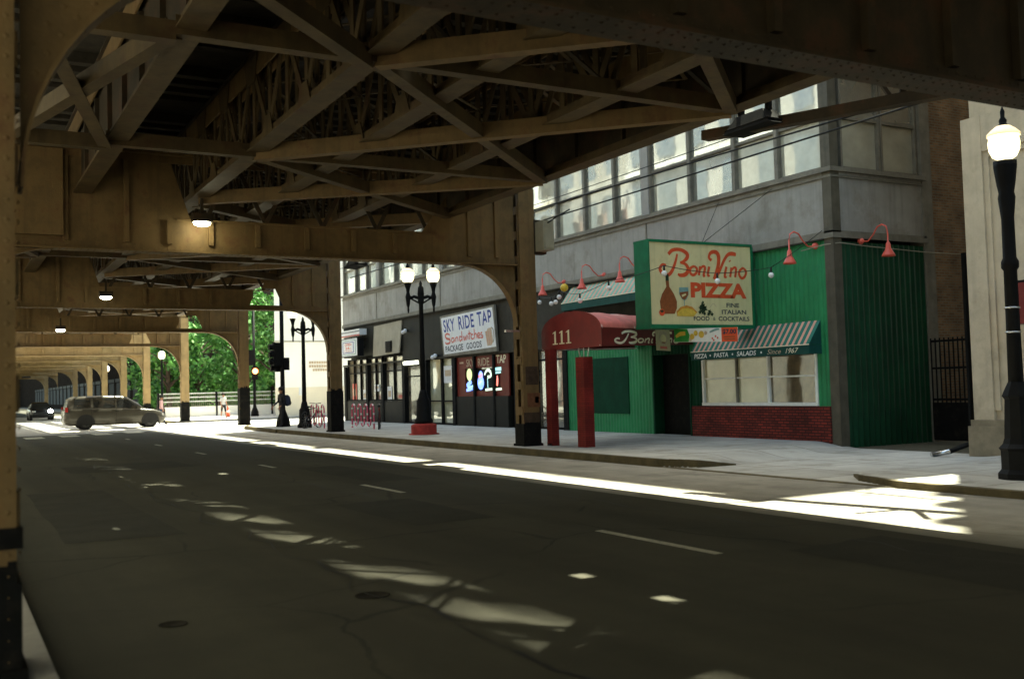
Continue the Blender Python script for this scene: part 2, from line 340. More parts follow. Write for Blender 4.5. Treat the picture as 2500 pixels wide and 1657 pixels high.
# ------------------------------------------------------------------ lettering
def text_polys(txt, bold=.0, shear=0., spacing=1.):
    cu = bpy.data.curves.new('lettering', 'FONT'); cu.body = txt; cu.offset = bold; cu.shear = shear; cu.space_character = spacing
    cu.resolution_u = 3
    o = bpy.data.objects.new('lettering', cu); COL.objects.link(o)
    dg = bpy.context.evaluated_depsgraph_get(); dg.update()
    me = bpy.data.meshes.new_from_object(o.evaluated_get(dg))
    vs = [(v.co.x, v.co.y) for v in me.vertices]; fs = [tuple(p.vertices) for p in me.polygons]
    bpy.data.objects.remove(o); bpy.data.curves.remove(cu); bpy.data.meshes.remove(me)
    x0 = min(v[0] for v in vs); x1 = max(v[0] for v in vs); y0 = min(v[1] for v in vs); y1 = max(v[1] for v in vs)
    return [((v[0] - x0) / (x1 - x0), (v[1] - y0) / (y1 - y0)) for v in vs], fs
class Face:
    """a flat face: f(u, v, d) -> point; u right, v DOWN, both 0..1, d = distance proud of the face"""
    def __init__(s, tl, tr, bl, nrm):
        s.o = Vector(tl); s.u = Vector(tr) - s.o; s.w = Vector(bl) - s.o; s.n = Vector(nrm).normalized()
    def __call__(s, u, v, d=.004): return s.o + s.u * u + s.w * v + s.n * d
    def text(s, mb, txt, u0, u1, v0, v1, m, d=.006, **k):
        vs, fs = text_polys(txt, **k)
        mb.mesh([s(u0 + (u1 - u0) * a, v1 + (v0 - v1) * b, d) for a, b in vs], fs, m)
    def poly(s, mb, pts, m, d=.004): mb.poly([s(u, v, d) for u, v in pts], m)
    def stroke(s, mb, pts, m, d=.006, asp=1., n=6):
        """brush stroke through (u, v, width) points; width in units of v"""
        P = [Vector(p) for p in pts]; Q = []
        for i in range(len(P) - 1):
            p0 = P[max(i - 1, 0)]; p1 = P[i]; p2 = P[i + 1]; p3 = P[min(i + 2, len(P) - 1)]
            for k in range(n):
                t = k / n
                Q.append(.5 * ((2 * p1) + (p2 - p0) * t + (2 * p0 - 5 * p1 + 4 * p2 - p3) * t * t + (3 * p1 - p0 - 3 * p2 + p3) * t ** 3))
        Q.append(P[-1]); L = []; R = []
        for i, q in enumerate(Q):
            t = Q[min(i + 1, len(Q) - 1)] - Q[max(i - 1, 0)]
            tx, ty = t.x * asp, t.y; l = math.hypot(tx, ty) or 1; nx, ny = -ty / l, tx / l
            w = max(q.z, .002) / 2
            L.append(s(q.x + nx * w / asp, q.y + ny * w, d + i * 1e-5)); R.append(s(q.x - nx * w / asp, q.y - ny * w, d + i * 1e-5))
        for i in range(len(Q) - 1): mb.poly([L[i], R[i], R[i + 1], L[i + 1]], m)
    def disc(s, mb, u, v, r, m, d=.004, asp=1., n=16):
        mb.poly([s(u + r * math.cos(2 * PI * k / n) / asp, v + r * math.sin(2 * PI * k / n), d) for k in range(n)], m)

def script_boni_vino(F, mb, m, u0, u1, v0, v1, asp, upto=99, d=.006, wt=1.):
    """hand-painted script; design space 0..100 wide, 0..50 high (y down)"""
    st = [  # B
        [(8, 11, 5), (13, 5, 5), (22, 4, 5), (29, 9, 6), (29, 15, 6), (25, 20, 4), (21, 22, 3)],
        [(21, 22, 3), (27, 24, 4.5), (30, 31, 6), (27, 38, 6), (21, 40, 5), (18, 38, 3)],
        [(18, 10, 3), (16, 20, 4), (12, 33, 5), (7, 40, 5), (1, 38, 5), (-2, 32, 5), (1, 26, 4), (5, 27, 4)],
        # o
        [(37, 26, 3), (33, 29, 4), (32, 35, 4), (35, 39, 4), (39, 36, 4), (40, 30, 4), (37, 26, 3)],
        # n
        [(44, 26, 4), (42, 39, 4)], [(43.5, 31, 2.5), (47, 26, 3.5), (49.5, 28, 4), (47.5, 39, 4), (49.5, 39, 2)],
        # i
        [(54.5, 26, 4), (52.5, 38, 4), (55, 39, 2)],
        # V
        [(57.5, 17, 4.5), (54.5, 13, 4), (57, 6, 5), (63, 5, 6), (66, 11, 6.5), (65, 25, 6), (60, 44, 6)],
        [(60, 44, 5), (66, 33, 4.5), (72, 17, 4.5), (77, 8, 5), (82, 6, 6), (87, 7, 5)],
        # i
        [(75, 25, 4), (72.5, 39, 4), (75, 40, 2)], [(79, 16, 4), (79.6, 17.5, 4)],
        # n
        [(81, 26, 4), (79, 40, 4)], [(80.5, 31, 2.5), (84, 26, 3.5), (86.5, 28, 4), (85, 40, 4)],
        # o
        [(95, 26, 3), (91, 30, 4), (90, 36, 4), (93, 41, 4), (97, 38, 4), (98.5, 31, 4), (95, 26, 3), (92, 28, 2)],
    ]
    for k, t in enumerate(st):
        if k >= upto: break
        F.stroke(mb, [(u0 + (u1 - u0) * x / 100, v0 + (v1 - v0) * y / 45, wt * w * (v1 - v0) / 45) for x, y, w in t], m, d + k * 2e-4, asp)

# ================================================================== camera and light
CAMH = 1.6
yaw, pitch, roll = math.radians(29.2), math.radians(2.68), math.radians(-1.6)
cy, sy, cp, sp = math.cos(yaw), math.sin(yaw), math.cos(pitch), math.sin(pitch)
Fw = Vector((sy * cp, cy * cp, sp)); Rt = Vector((cy, -sy, 0)); Up = Rt.cross(Fw)
R2 = Rt * math.cos(roll) + Up * math.sin(roll); U2 = Up * math.cos(roll) - Rt * math.sin(roll)
cam = bpy.data.cameras.new('camera'); co = bpy.data.objects.new('camera', cam); COL.objects.link(co)
co.matrix_world = Matrix(((R2.x, U2.x, -Fw.x, 0), (R2.y, U2.y, -Fw.y, 0), (R2.z, U2.z, -Fw.z, CAMH), (0, 0, 0, 1)))
cam.sensor_width = 36; cam.lens = 2360 / 2366 * 36; cam.clip_end = 2000; cam.clip_start = .05
cam.dof.use_dof = True; cam.dof.focus_distance = 23; cam.dof.aperture_fstop = 1.6
S.camera = co
sunv = Vector((.31, .24, 1)).normalized()
su = bpy.data.lights.new('sun', 'SUN'); su.energy = 5.0; su.angle = math.radians(.53); su.color = (1, .97, .93)
so = bpy.data.objects.new('sun', su); COL.objects.link(so)
so.rotation_euler = (-sunv).to_track_quat('-Z', 'Y').to_euler()
w = bpy.data.worlds.new('World'); S.world = w; w.use_nodes = True
nt = w.node_tree; bg = nt.nodes['Background']
sk = nt.nodes.new('ShaderNodeTexSky'); sk.sky_type = 'NISHITA'; sk.sun_disc = False
sk.sun_elevation = math.asin(sunv.z); sk.sun_rotation = math.atan2(sunv.x, sunv.y)
sk.dust_density = 2.5; sk.air_density = 1.0; sk.ozone_density = 1.
nt.links.new(sk.outputs[0], bg.inputs[0]); bg.inputs[1].default_value = .13
S.view_settings.view_transform = 'Standard'; S.view_settings.look = 'None'
S.view_settings.exposure = 2.22; S.view_settings.gamma = 1
S.view_settings.use_white_balance = True; S.view_settings.white_balance_temperature = 7500; S.view_settings.white_balance_tint = -8
S.cycles.use_denoising = True; S.cycles.use_adaptive_sampling = False; S.cycles.use_guiding = True; S.cycles.caustics_reflective = False; S.cycles.caustics_refractive = False; S.cycles.blur_glossy = 1.
S.cycles.max_bounces = 10; S.cycles.diffuse_bounces = 7; S.cycles.glossy_bounces = 4
S.cycles.sample_clamp_indirect = 3
# ================================================================== ground
b = MB(); b.poly([(-300, -300, 0), (400, -300, 0), (400, 500, 0), (-300, 500, 0)], ASPH); struct(b, 'road')
def ss(t): t = max(0, min(1, t)); return t * t * (3 - 2 * t)
KX = 11.95
PA = [(KX - 1, 16.2), (KX, 15.75), (12.3, 15.1), (13.4, 14.95), (17.87, 16.3), (19, 16.6)]
PB = [(KX - 1, 8.5), (KX, 10.15), (12.35, 11.2), (12.84, 11.75), (13.6, 12.1), (17.87, 13.1), (19, 13.3)]
def sdist(x, y, P):
    best = 9; yl = None
    for (ax, ay), (bx, by) in zip(P, P[1:]):
        t = max(0, min(1, ((x - ax) * (bx - ax) + (y - ay) * (by - ay)) / ((bx - ax) ** 2 + (by - ay) ** 2)))
        best = min(best, math.hypot(x - ax - t * (bx - ax), y - ay - t * (by - ay)))
        if ax <= x <= bx: yl = ay + (by - ay) * (x - ax) / (bx - ax)
    return best, yl
def walk_h(x, y):
    da, ya = sdist(x, y, PA); db, yb = sdist(x, y, PB)
    wa = .06 + 1.1 * ss((x - 12.2) / 1.6); wb = .06 + 1.0 * ss((x - 12.9) / 1.2)
    return .012 + max(.138 * ss(da / wa) if y > ya else 0, .085 * ss(db / wb) if y < yb else 0)
xs = [KX + .002] + [KX + .06 * k for k in range(1, 30)] + [13.8 + .25 * k for k in range(0, 18)]
ys = [-40, -20, -5, 2, 5] + [6 + .08 * k for k in range(150)] + [18 + k for k in range(0, 21)] + [39.0, 40.2, 41.2]
b = MB(); nx = len(xs); vs = []; fs = []
for y in ys:
    for x in xs:
        vs.append((x, y, walk_h(x, y)))
for j in range(len(ys) - 1):
    for i in range(nx - 1): fs.append((j * nx + i, j * nx + i + 1, (j + 1) * nx + i + 1, (j + 1) * nx + i))
b.mesh(vs, fs, PAVE, True)
# wide remainder up to the corner
b.poly([(KX + .002, 41.2, .15), (18.05, 41.2, .15), (18.05, 52, .15), (15.5, 52, .15), (13.4, 50.4, .15), (12.3, 47.5, .15)], PAVE)
# scored joints
struct(b, 'sidewalk')
b = MB()
for j in range(len(ys) - 1):
    y0, y1 = ys[j], ys[j + 1]
    h0, h1 = walk_h(KX, y0) + .003, walk_h(KX, y1) + .003
    b.poly([(KX - .02, y0, -.02), (KX - .01, y0, h0), (KX - .01, y1, h1), (KX - .02, y1, -.02)], KERB)
    b.poly([(KX - .01, y0, h0), (KX + .14, y0, h0), (KX + .14, y1, h1), (KX - .01, y1, h1)], KERB)
for P, sg in ((PA, 1), (PB, -1)):
    Q = []
    for (ax, ay), (bx, by) in zip(P[1:], P[2:]):
        if ax > 13.3: break
        Q += [(ax + (bx - ax) * f, ay + (by - ay) * f) for f in (0, .25, .5, .75)]
    Q = [(KX - .012, P[1][1] + .3 * sg)] + [q for q in Q if q[0] < 13.5]
    for (ax, ay), (bx, by) in zip(Q, Q[1:]):
        ha, hb = [(.138 if sg > 0 else .088) * (1 - ss((x - 12.1) / 1.35)) + .018 for x in (ax, bx)]; o = .06 * sg
        b.poly([(ax, ay - o, 0), (bx, by - o, 0), (bx, by - o, hb), (ax, ay - o, ha)], KERB); b.poly([(ax, ay - o, ha), (bx, by - o, hb), (bx + .02, by + .13 * sg, hb), (ax + .08, ay + .13 * sg, ha)], KERB)
cv = [(KX, 41.2), (12.3, 47.5), (13.4, 50.4), (15.5, 52), (18.05, 52)]
for a, c in zip(cv, cv[1:]): b.beam((a[0], a[1], .07), (c[0], c[1], .07), .16, .17, KERB)
struct(b, 'kerb')
# left pavement and its kerb
b = MB(); b.box(-5, .38, -40, 52, -.1, .15, CONC); struct(b, 'left_sidewalk')
b = MB(); b.box(.381, .53, -40, 52, -.1, .152, CONC); struct(b, 'left_kerb')
b = MB(); b.box(12.4, 60, 64.5, 110, -.1, .12, CONC); b.box(12.0, 12.398, 64.3, 260, -.1, .125, KERB); struct(b, 'park_sidewalk')
b = MB()
for y0, y1 in ((7.45, 9.45), (14.9, 16.7), (22, 23.2), (28.7, 29.9), (35.1, 36.3), (41.6, 42.6)):
    b.poly([(6.25, y0, .005), (6.36, y0, .005), (6.36, y1, .005), (6.25, y1, .005)], MARK)
struct(b, 'lane_marking')
PATCH = mat('newer_asphalt_patch', (.042, .039, .029), rough=.88, var=.25, scale=1.5, bump=.4, bscale=140, detail=9)
b = MB()
for P in ([(4.9, 11.2), (6.0, 11.25), (6.02, 14.1), (4.85, 14.0)], [(1.2, 12.4), (2.5, 12.35), (2.45, 19.2), (1.25, 19.4)], [(6.9, 4.2), (8.3, 4.3), (8.28, 7.3), (6.95, 7.2)], [(2.4, 24), (5.1, 24.1), (5.0, 26.5), (2.45, 26.4)], [(6.6, 17.0), (7.6, 17), (7.55, 21.5), (6.62, 21.4)]):
    n = 12; q = []
    for (ax, ay), (bx, by) in zip(P, P[1:] + P[:1]): q += [(ax + (bx - ax) * k / n + random.uniform(-.02, .02), ay + (by - ay) * k / n + random.uniform(-.03, .03), .0035) for k in range(n)]
    b.poly(q, PATCH)
struct(b, 'road_patch')
b = MB()
TAR = mat('tar_seal', (.012, .011, .01), rough=.6, var=.3, scale=6)
for x0, y0, y1, sd in ((3.05, 3, 46, 1), (5.6, 14.3, 30, 2), (7.9, 3, 22, 3)):
    rr = random.Random(sd); x = x0; y = y0; L = []
    while y < y1: L.append((x, y)); y += .5; x = x0 + .35 * (x - x0) + rr.uniform(-.14, .14)
    for (ax, ay), (bx, by) in zip(L, L[1:]):
        w0 = .012 + .008 * math.sin(ay * 3); b.poly([(ax - w0, ay, .0045), (ax + w0, ay, .0045), (bx + w0, by, .0045), (bx - w0, by, .0045)], TAR)
struct(b, 'tar_seam')
LANE = mat('parking_lane_concrete', (.27, .25, .215), rough=.85, var=.2, scale=1.2, bump=.3, bscale=110, stain=(.09, .08, .065), stain_amt=.7, stain_scale=.8, detail=9)  # pale concrete whose tone also puts brightness into the sun strip
crack(LANE, .28, .003, (.08, .07, .06), .5)
b = MB(); b.poly([(8.6, -40, .004), (13.2, -40, .004), (13.2, 9, .004), (18, 11, .004), (18, 17, .004), (13.2, 17.4, .004), (13.2, 42, .004), (8.6, 42, .004)], LANE); struct(b, 'parking_lane')
b = MB(); b.poly([(-80, 51, .004), (90, 51, .004), (90, 64.2, .004), (12.2, 64.2, .004), (12.2, 110, .004), (.6, 110, .004), (.6, 64.2, .004), (-80, 64.2, .004)], CONC); b.poly([(8.6, 42.01, .004), (16, 42.01, .004), (16, 50.99, .004), (8.6, 50.99, .004)], CONC); struct(b, 'cross_street')  # pale tone laid over the road to make the sunlit crossing white
b = MB()
for k, x in enumerate((1.6, 3.05, 4.5, 5.95, 7.4, 8.85, 10.3)):
    y = 47.3 + k * .75
    b.poly([(x, y - .9, .005), (x + .75, y - .9, .005), (x + .75, y + 1.2, .005), (x, y + 1.2, .005)], MARK)
struct(b, 'crosswalk_marking')
COVER = mat('worn_iron_cover', (.028, .024, .018), rough=.9, var=.4, scale=20, spec=.1)
def ring(mb, x, y, r0, r1, z, m, n=24):
    for k in range(n):
        a, c = 2 * PI * k / n, 2 * PI * (k + 1) / n
        mb.poly([(x + r0 * math.cos(a), y + r0 * math.sin(a), z), (x + r1 * math.cos(a), y + r1 * math.sin(a), z), (x + r1 * math.cos(c), y + r1 * math.sin(c), z), (x + r0 * math.cos(c), y + r0 * math.sin(c), z)], m)
for x, y, r, lab in ((2.95, 7.64, .14, 'small round iron cover in the middle lane, the larger of two'), (1.42, 7.55, .1, 'small round iron valve cover in the lane near the left kerb')):
    b = MB(); b.lathe([(r, .001), (r, .006), (r * .9, .006), (r * .88, .003), (r * .1, .003)], COVER, (x, y, 0), 24); 
    tag(b.build('manhole_cover'), lab, 'manhole cover', 'iron covers in the road')
# ================================================================== elevated railway
BENT = [-8., 6.2, 22., 36.2, 49.3, 63., 76., 86.5, 97.5, 108., 120.5, 137., 156.]
GZ = {6.2: 4.3}
def gz(y): return GZ.get(y, 4.63)
XL, XR = .12, 12.68
def column(x, y, zb, label, wrap, group='steel columns of the railway', patches=(), stripe=False, near=False, top=6.52):
    t = thing('steel_column', (x, y, zb), label, 'column', group)
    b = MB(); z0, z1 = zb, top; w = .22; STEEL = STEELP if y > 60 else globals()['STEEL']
    for s in (-1, 1):
        b.box(x - w, x + w, y + s * .2 - .015, y + s * .2 + .015, z0, z1, STEEL)
        for q in (-1, 1):
            b.box(x + q * (w - .014) - .012, x + q * (w - .014) + .012, y + s * .13 - .056, y + s * .13 + .053, z0, z1, STEEL)
    b.box(x - .012, x + .012, y - .184, y + .184, z0, z1, STEEL)
    z = z0 + .15
    while z < z1 - .3:
        for q in (-1, 1): b.box(x + q * (w + .011) - .009, x + q * (w + .011) + .009, y - .165, y + .165, z, z + .2, STEEL)
        z += .62
    if y < 50:
        st = .11 if near else .16
        n = int((z1 - z0) / st)
        b.rivets([(x + q, y - .215, z0 + .1 + k * st) for k in range(n) for q in (-.18, -.08, .08, .18)], (0, -1, 0), .017, STEEL)
        if near: b.rivets([(x + .235, y + q, z0 + .1 + k * st) for k in range(n) for q in (-.15, .15)], (1, 0, 0), .017, STEEL)
    b.build('shaft', t)
    b = MB(); b.box(x - w - .05, x + w + .05, y - .27, y + .27, zb, zb + .06, BLACKP)
    b.box(x - w - .025, x + w + .025, y - .223, y + .223, zb + .06, zb + wrap, BLACKP)
    # ragged upper edge of the paint
    for k in range(10):
        xx = x - w + k * .044
        h = random.uniform(.02, .12)
        b.box(xx, xx + .044, y - .222, y - .216, zb + wrap, zb + wrap + h, BLACKP)
    b.build('painted_base', t)
    if patches:
        b = MB()
        for (u0, u1, h0, h1, m) in patches: b.box(x + u0, x + u1, y - .2225, y - .216, zb + h0, zb + h1, m)
        b.build('poster_remnant', t)
    if stripe:
        b = MB(); b.box(x - w - .03, x + w + .03, y - .23, y + .23, zb + stripe[0], zb + stripe[1], BLACKP); b.build('black_band', t)
    return t
PBR = mat('poster_brown', (.14, .055, .025), rough=.8, var=.3, scale=8)
PDK = mat('poster_dark', (.05, .03, .018), rough=.8, var=.4, scale=8)
PWH = mat('sticker_white', (.5, .47, .42), rough=.8, var=.3, scale=30)
column(XL, 6.2, .15, 'thick brown steel column with a black band, cut by the left picture edge', .5, stripe=(.68, .79), near=True)
column(XR, 22., .15, 'riveted brown steel column next to the red entrance canopy', .55, patches=((-.12, .24, .95, 1.3, PBR), (-.15, .2, 1.5, 1.95, PDK), (-.23, .22, .58, .82, PDK), (.1, .2, 1.05, 1.2, PDK)))
column(XR, 36.2, .15, 'riveted brown steel column with tall black base beside the bicycle rack', 1.5)
column(XR, 49.3, .15, 'brown steel column with stickers on its black base, in front of the trees', 1.75, patches=((-.22, .22, 1.15, 1.3, PWH), (-.2, .1, 1.45, 1.6, PWH), (-.25, .25, .75, .82, YEL)))
column(XR, 63., .12, 'sunlit tan column just right of the minivan, left of the trees', 1.1)
column(XR, 76., .12, 'tan column rising behind the minivan bonnet', 1.)
column(XR, 86.5, .12, 'tan far column above the minivan windscreen, beside a lit globe', 1.)
column(XR, 97.5, .12, 'tan far column above the middle of the minivan roof', 1.)
column(XR, 108., .12, 'tan far column above the rear of the minivan roof', 1.)
column(XR, 120.5, .12, 'pale far column at the back end of the minivan roof', 1.)
column(XR, 156., .12, 'thin farthest column in the dark gap left of the minivan', 1.)
for y, lb in ((-8., 'brown steel column on the left pavement behind the viewer'), (22., 'brown steel column on the left pavement, covered by the near left column'), (36.2, 'farther brown steel column on the left pavement, covered by the near left column')): column(XL, y, .15, lb, .6)
column(XR, -8., .15, 'brown steel column behind the viewer on the right pavement', .6)
column(XR, 6.2, .13, 'brown steel column just outside the right edge of the view', .6)

GLAB = {-8.: 'cross girder behind the viewer', 6.2: 'dark cross girder nearest overhead, crossing the top right corner', 22.: 'cross girder meeting the column beside the red canopy', 36.2: 'cross girder meeting the column by the bicycle rack',
        49.3: 'cross girder over the near kerb line of the crossing street', 63.: 'cross girder over the minivan, first beyond the crossing', 76.: 'pale cross girder second beyond the crossing', 86.5: 'pale cross girder third beyond the crossing',
        97.5: 'pale cross girder fourth beyond the crossing', 108.: 'pale cross girder fifth beyond the crossing', 120.5: 'pale cross girder sixth beyond the crossing', 137.: 'pale cross girder seventh beyond the crossing', 156.: 'farthest cross girder at the end of the view'}
def cross_girder(y):
    z0 = gz(y); z1 = z0 + 2.0
    t = thing('cross_girder', (6.35, y, z0), GLAB[y], 'girder', 'cross girders over the street')
    xa, xb = XL + .26, XR - .26
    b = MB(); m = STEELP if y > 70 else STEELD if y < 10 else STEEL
    def pan(p): b.prism([(x, y - .012, z) for x, z in p], (0, .024, 0), m)
    if y < 10: pan([(xa, z0), (xb, z0), (xb, z1), (xa, z1)])
    elif y < 30: pan([(xa, z0), (xb, z0), (xb, z1), (10.9, z1), (9.9, z0 + .66), (4.6, z0 + .66), (4.15, z1), (xa, z1)])
    else:
        pan([(xa, z0), (9.5, z0), (9.7, z0 + .45), (9.7, z0 + .66), (4.6, z0 + .66), (4.15, z1), (xa, z1)])
        pan([(10.85, z0), (xb, z0), (xb, z1), (10.6, z1), (10.0, z0 + .75), (10.5, z0 + .75)])
    b.build('web_plate', t)
    if y > 10:
        b = MB(); b.box(4.3, 10.3, y - .06, y + .06, z0 + .66, z0 + .7, m)
        for k in range(4):
            x0 = 4.9 + k * 1.3
            b.beam((x0, y - .03, z0 + .7), (x0 + .65, y - .03, z1 - .02), .09, .03, STEELD, up=(0, 1, 0)); b.beam((x0 + 1.3, y + .03, z0 + .7), (x0 + .65, y + .03, z1 - .02), .09, .03, STEELD, up=(0, 1, 0))
        b.build('lattice_web', t)
    b = MB(); b.box(xa, xb, y - .2, y + .2, z0 - .035, z0 - .002, m)
    for s in (-1, 1):
        b.box(xa, xb, min(y + s * .014, y + s * .04), max(y + s * .014, y + s * .04), z0, z0 + .15, m)
    if y < 50:
        nr = int((xb - xa) / .13)
        for zz in (.045, .11): b.rivets([(xa + .1 + k * .13, y - .04, z0 + zz) for k in range(nr)], (0, -1, 0), .022, m)
        for yy in (-.16, -.08, .1): b.rivets([(xa + .1 + k * .13, y + yy, z0 - .035) for k in range(nr)], (0, 0, -1), .022, m)
    b.build('bottom_flange', t)
    b = MB(); b.box(XL - .2, XR + .2, y - .2, y + .2, z1 + .002, z1 + .04, m)
    b.box(xa, xb, y - .04, y - .014, z1 - .15, z1, m); b.build('top_flange', t)
    for x in (1.0, 2.15, 3.3, 4.15, 5.0, 6.0, 7.1, 8.2, 9.2, 11.15, 11.9):
        zz = z1 - .152 if (y < 10 or x < 4 or x > 11) else z0 + .64
        if y > 30 and 9 < x < 10: continue
        b = MB(); b.box(x - .05, x + .05, y - .1, y - .014, z0 + .152, zz, m)
        b.box(x - .006, x + .006, y - .0139, y + .0139, z0 + .2, zz - .05, m)
        b.box(x - .05, x + .05, y + .014, y + .1, z0 + .152, zz, m); b.build('stiffener', t)
    if y == 22.:
        b = MB(); b.box(1.0, 2.1, y - .19, y - .102, z0 + .22, z1 - .05, m)
        b.rivets([(2.05, y - .19, z0 + .3 + k * .12) for k in range(13)], (0, -1, 0), .016, m); b.build('doubler_plate', t)
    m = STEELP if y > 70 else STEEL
    for s, xc in ((1, XR - .26), (-1, XL + .26)):
        r = 1.5; b = MB()
        arc = [(xc - s * r + s * r * math.cos(a), z0 - .04 - r + r * math.sin(a)) for a in [PI / 2 * k / 14 for k in range(15)]]
        for (x0, za), (x1, zb) in zip(arc, arc[1:]):
            b.prism([(x0, y - .011, za), (x1, y - .011, zb), (xc, y - .011, zb)] if False else [(x0, y - .011, za), (xc, y - .011, za), (xc, y - .011, zb), (x1, y - .011, zb)], (0, .022, 0), m)
        for (x0, za), (x1, zb) in zip(arc, arc[1:]):
            b.beam((x0, y, za), (x1, y, zb), .02, .22, m, up=(0, 1, 0))
        if y < 40:
            for q in (.07, .16): b.rivets([(xc - s * r + s * (r + q) * math.cos(a), y - .012, z0 - .04 - r + (r + q) * math.sin(a)) for a in [PI / 2 * k / 18 for k in range(1, 18)] if s * (xc - s * r + s * (r + q) * math.cos(a) - xc) < 0], (0, -1, 0), .022, m)
            b.rivets([(p[0], y - .08, p[1] - .012) for p in arc], (-s * .5, 0, -.8), .022, m)
        b.build('knee_brace', t)
    return t
for y in BENT: cross_girder(y)
ZB, ZT = 5.74, 7.36
YA, YE = -20., 160.
def lattice(x, label, plate=False, name='lattice_girder'):
    t = thing(name, (x, 6.2, ZB), label, 'girder', 'long girders under the tracks')
    m = STEELD
    b = MB(); b.box(x - .17, x + .17, YA, YE, ZB, ZB + .025, STEELM)
    for s in (-1, 1): b.box(x + s * .1 - .013, x + s * .1 + .013, YA, YE, ZB + .027, ZB + .16, STEELM)
    b.build('bottom_chord', t)
    b = MB(); b.box(x - .17, x + .17, YA, YE, ZT - .025, ZT, m)
    for s in (-1, 1): b.box(x + s * .1 - .013, x + s * .1 + .013, YA, YE, ZT - .4, ZT - .027, STEEL)
    b.build('top_chord', t)
    b = MB()
    if plate:
        holes = []
        segs = []
        if plate == 2: holes = [(12.3, 12.7), (13.1, 13.6), (15.6, 15.8), (16.4, 16.9)]
        y = YA
        for h0, h1 in holes:
            b.box(x - .012, x + .012, y, h0, ZB + .03, ZT - .03, m); b.box(x - .012, x + .012, h0, h1, ZB + .03, ZB + .95, m)
            b.box(x - .012, x + .012, h0, h1, ZB + 1.07, ZT - .03, m); y = h1
        b.box(x - .012, x + .012, y, YE, ZB + .03, ZT - .03, m)
        b.build('web_plate', t)
        k = 6.9
        while k < 50:
            b = MB(); b.box(x - .085, x - .0121, k - .04, k + .04, ZB + .165, ZT - .41, m); b.box(x + .0121, x + .085, k - .04, k + .04, ZB + .165, ZT - .41, m); b.box(x - .0122, x + .0122, k - .02, k + .02, ZB + .3, ZB + .5, m)
            b.build('stiffener', t); k += 1.55
    else:
        p = 1.9; y = YA
        while y < YE - p:
            for s in (-1, 1):
                xo = x + s * .075
                for dy0, dy1 in ((0, 0), (p / 2, p / 2)):
                    b.beam((xo, y + dy0, ZB + .1), (xo, y + dy1, ZT - .1), .03, .14, STEELM, up=(0, 1, 0))
                b.beam((xo + s * .03, y, ZB + .06), (xo + s * .03, y + p / 2, ZT - .12), .025, .13, STEELM, up=(0, 1, 0))
                b.beam((xo + s * .03, y + p, ZB + .06), (xo + s * .03, y + p / 2, ZT - .12), .025, .13, STEELM, up=(0, 1, 0))
                b.prism([(x + s * .125, y + p / 2 - .42, ZT - .05), (x + s * .125, y + p / 2 + .42, ZT - .05), (x + s * .125, y + p / 2 + .25, ZT - .52), (x + s * .125, y + p / 2 - .25, ZT - .52)], (s * .012, 0, 0), STEELM)
                b.prism([(x + s * .125, y - .3, ZB + .05), (x + s * .125, y + .3, ZB + .05), (x + s * .125, y + .16, ZB + .36), (x + s * .125, y - .16, ZB + .36)], (s * .012, 0, 0), STEELM)
            y += p
        b.build('lattice_web', t)
    return t
lattice(2.47, 'solid long plate girder at upper left with a wide flat underside', plate=1, name='plate_girder')
lattice(4.72, 'lattice long girder at left centre with zigzag web lit from the left')
lattice(6.25, 'lattice long girder above the middle of the street')
lattice(8.5, 'lattice long girder on the right, between the middle girder and the outer one')
lattice(10.6, 'outermost solid girder edging the deck beside the office windows', plate=2, name='plate_girder')
BLAB = ['crossed steel bracing behind the viewer', 'crossed steel bracing in the nearest bay overhead', 'crossed steel bracing in the second bay, beyond the canopy column', 'crossed steel bracing in the third bay, beyond the bicycle rack column',
        'crossed steel bracing above the crossing street', 'crossed bracing in the first bay past the crossing', 'crossed bracing in the second bay past the crossing']
def lacing(t, y0, y1, z):
    b = MB()
    for xa, xb in ((4.9, 6.08), (6.43, 8.32), (8.68, 10.5)):
        n = max(4, int((y1 - y0) / 1.45)); d = (y1 - y0) / n
        for k in range(n):
            ya, yb = y0 + k * d, y0 + (k + 1) * d
            b.beam((xa, ya, z), (xb, yb, z), .07, .012, STEELM) if k % 2 else b.beam((xb, ya, z), (xa, yb, z), .07, .012, STEELM)
    b.build('lattice_lacing', t)
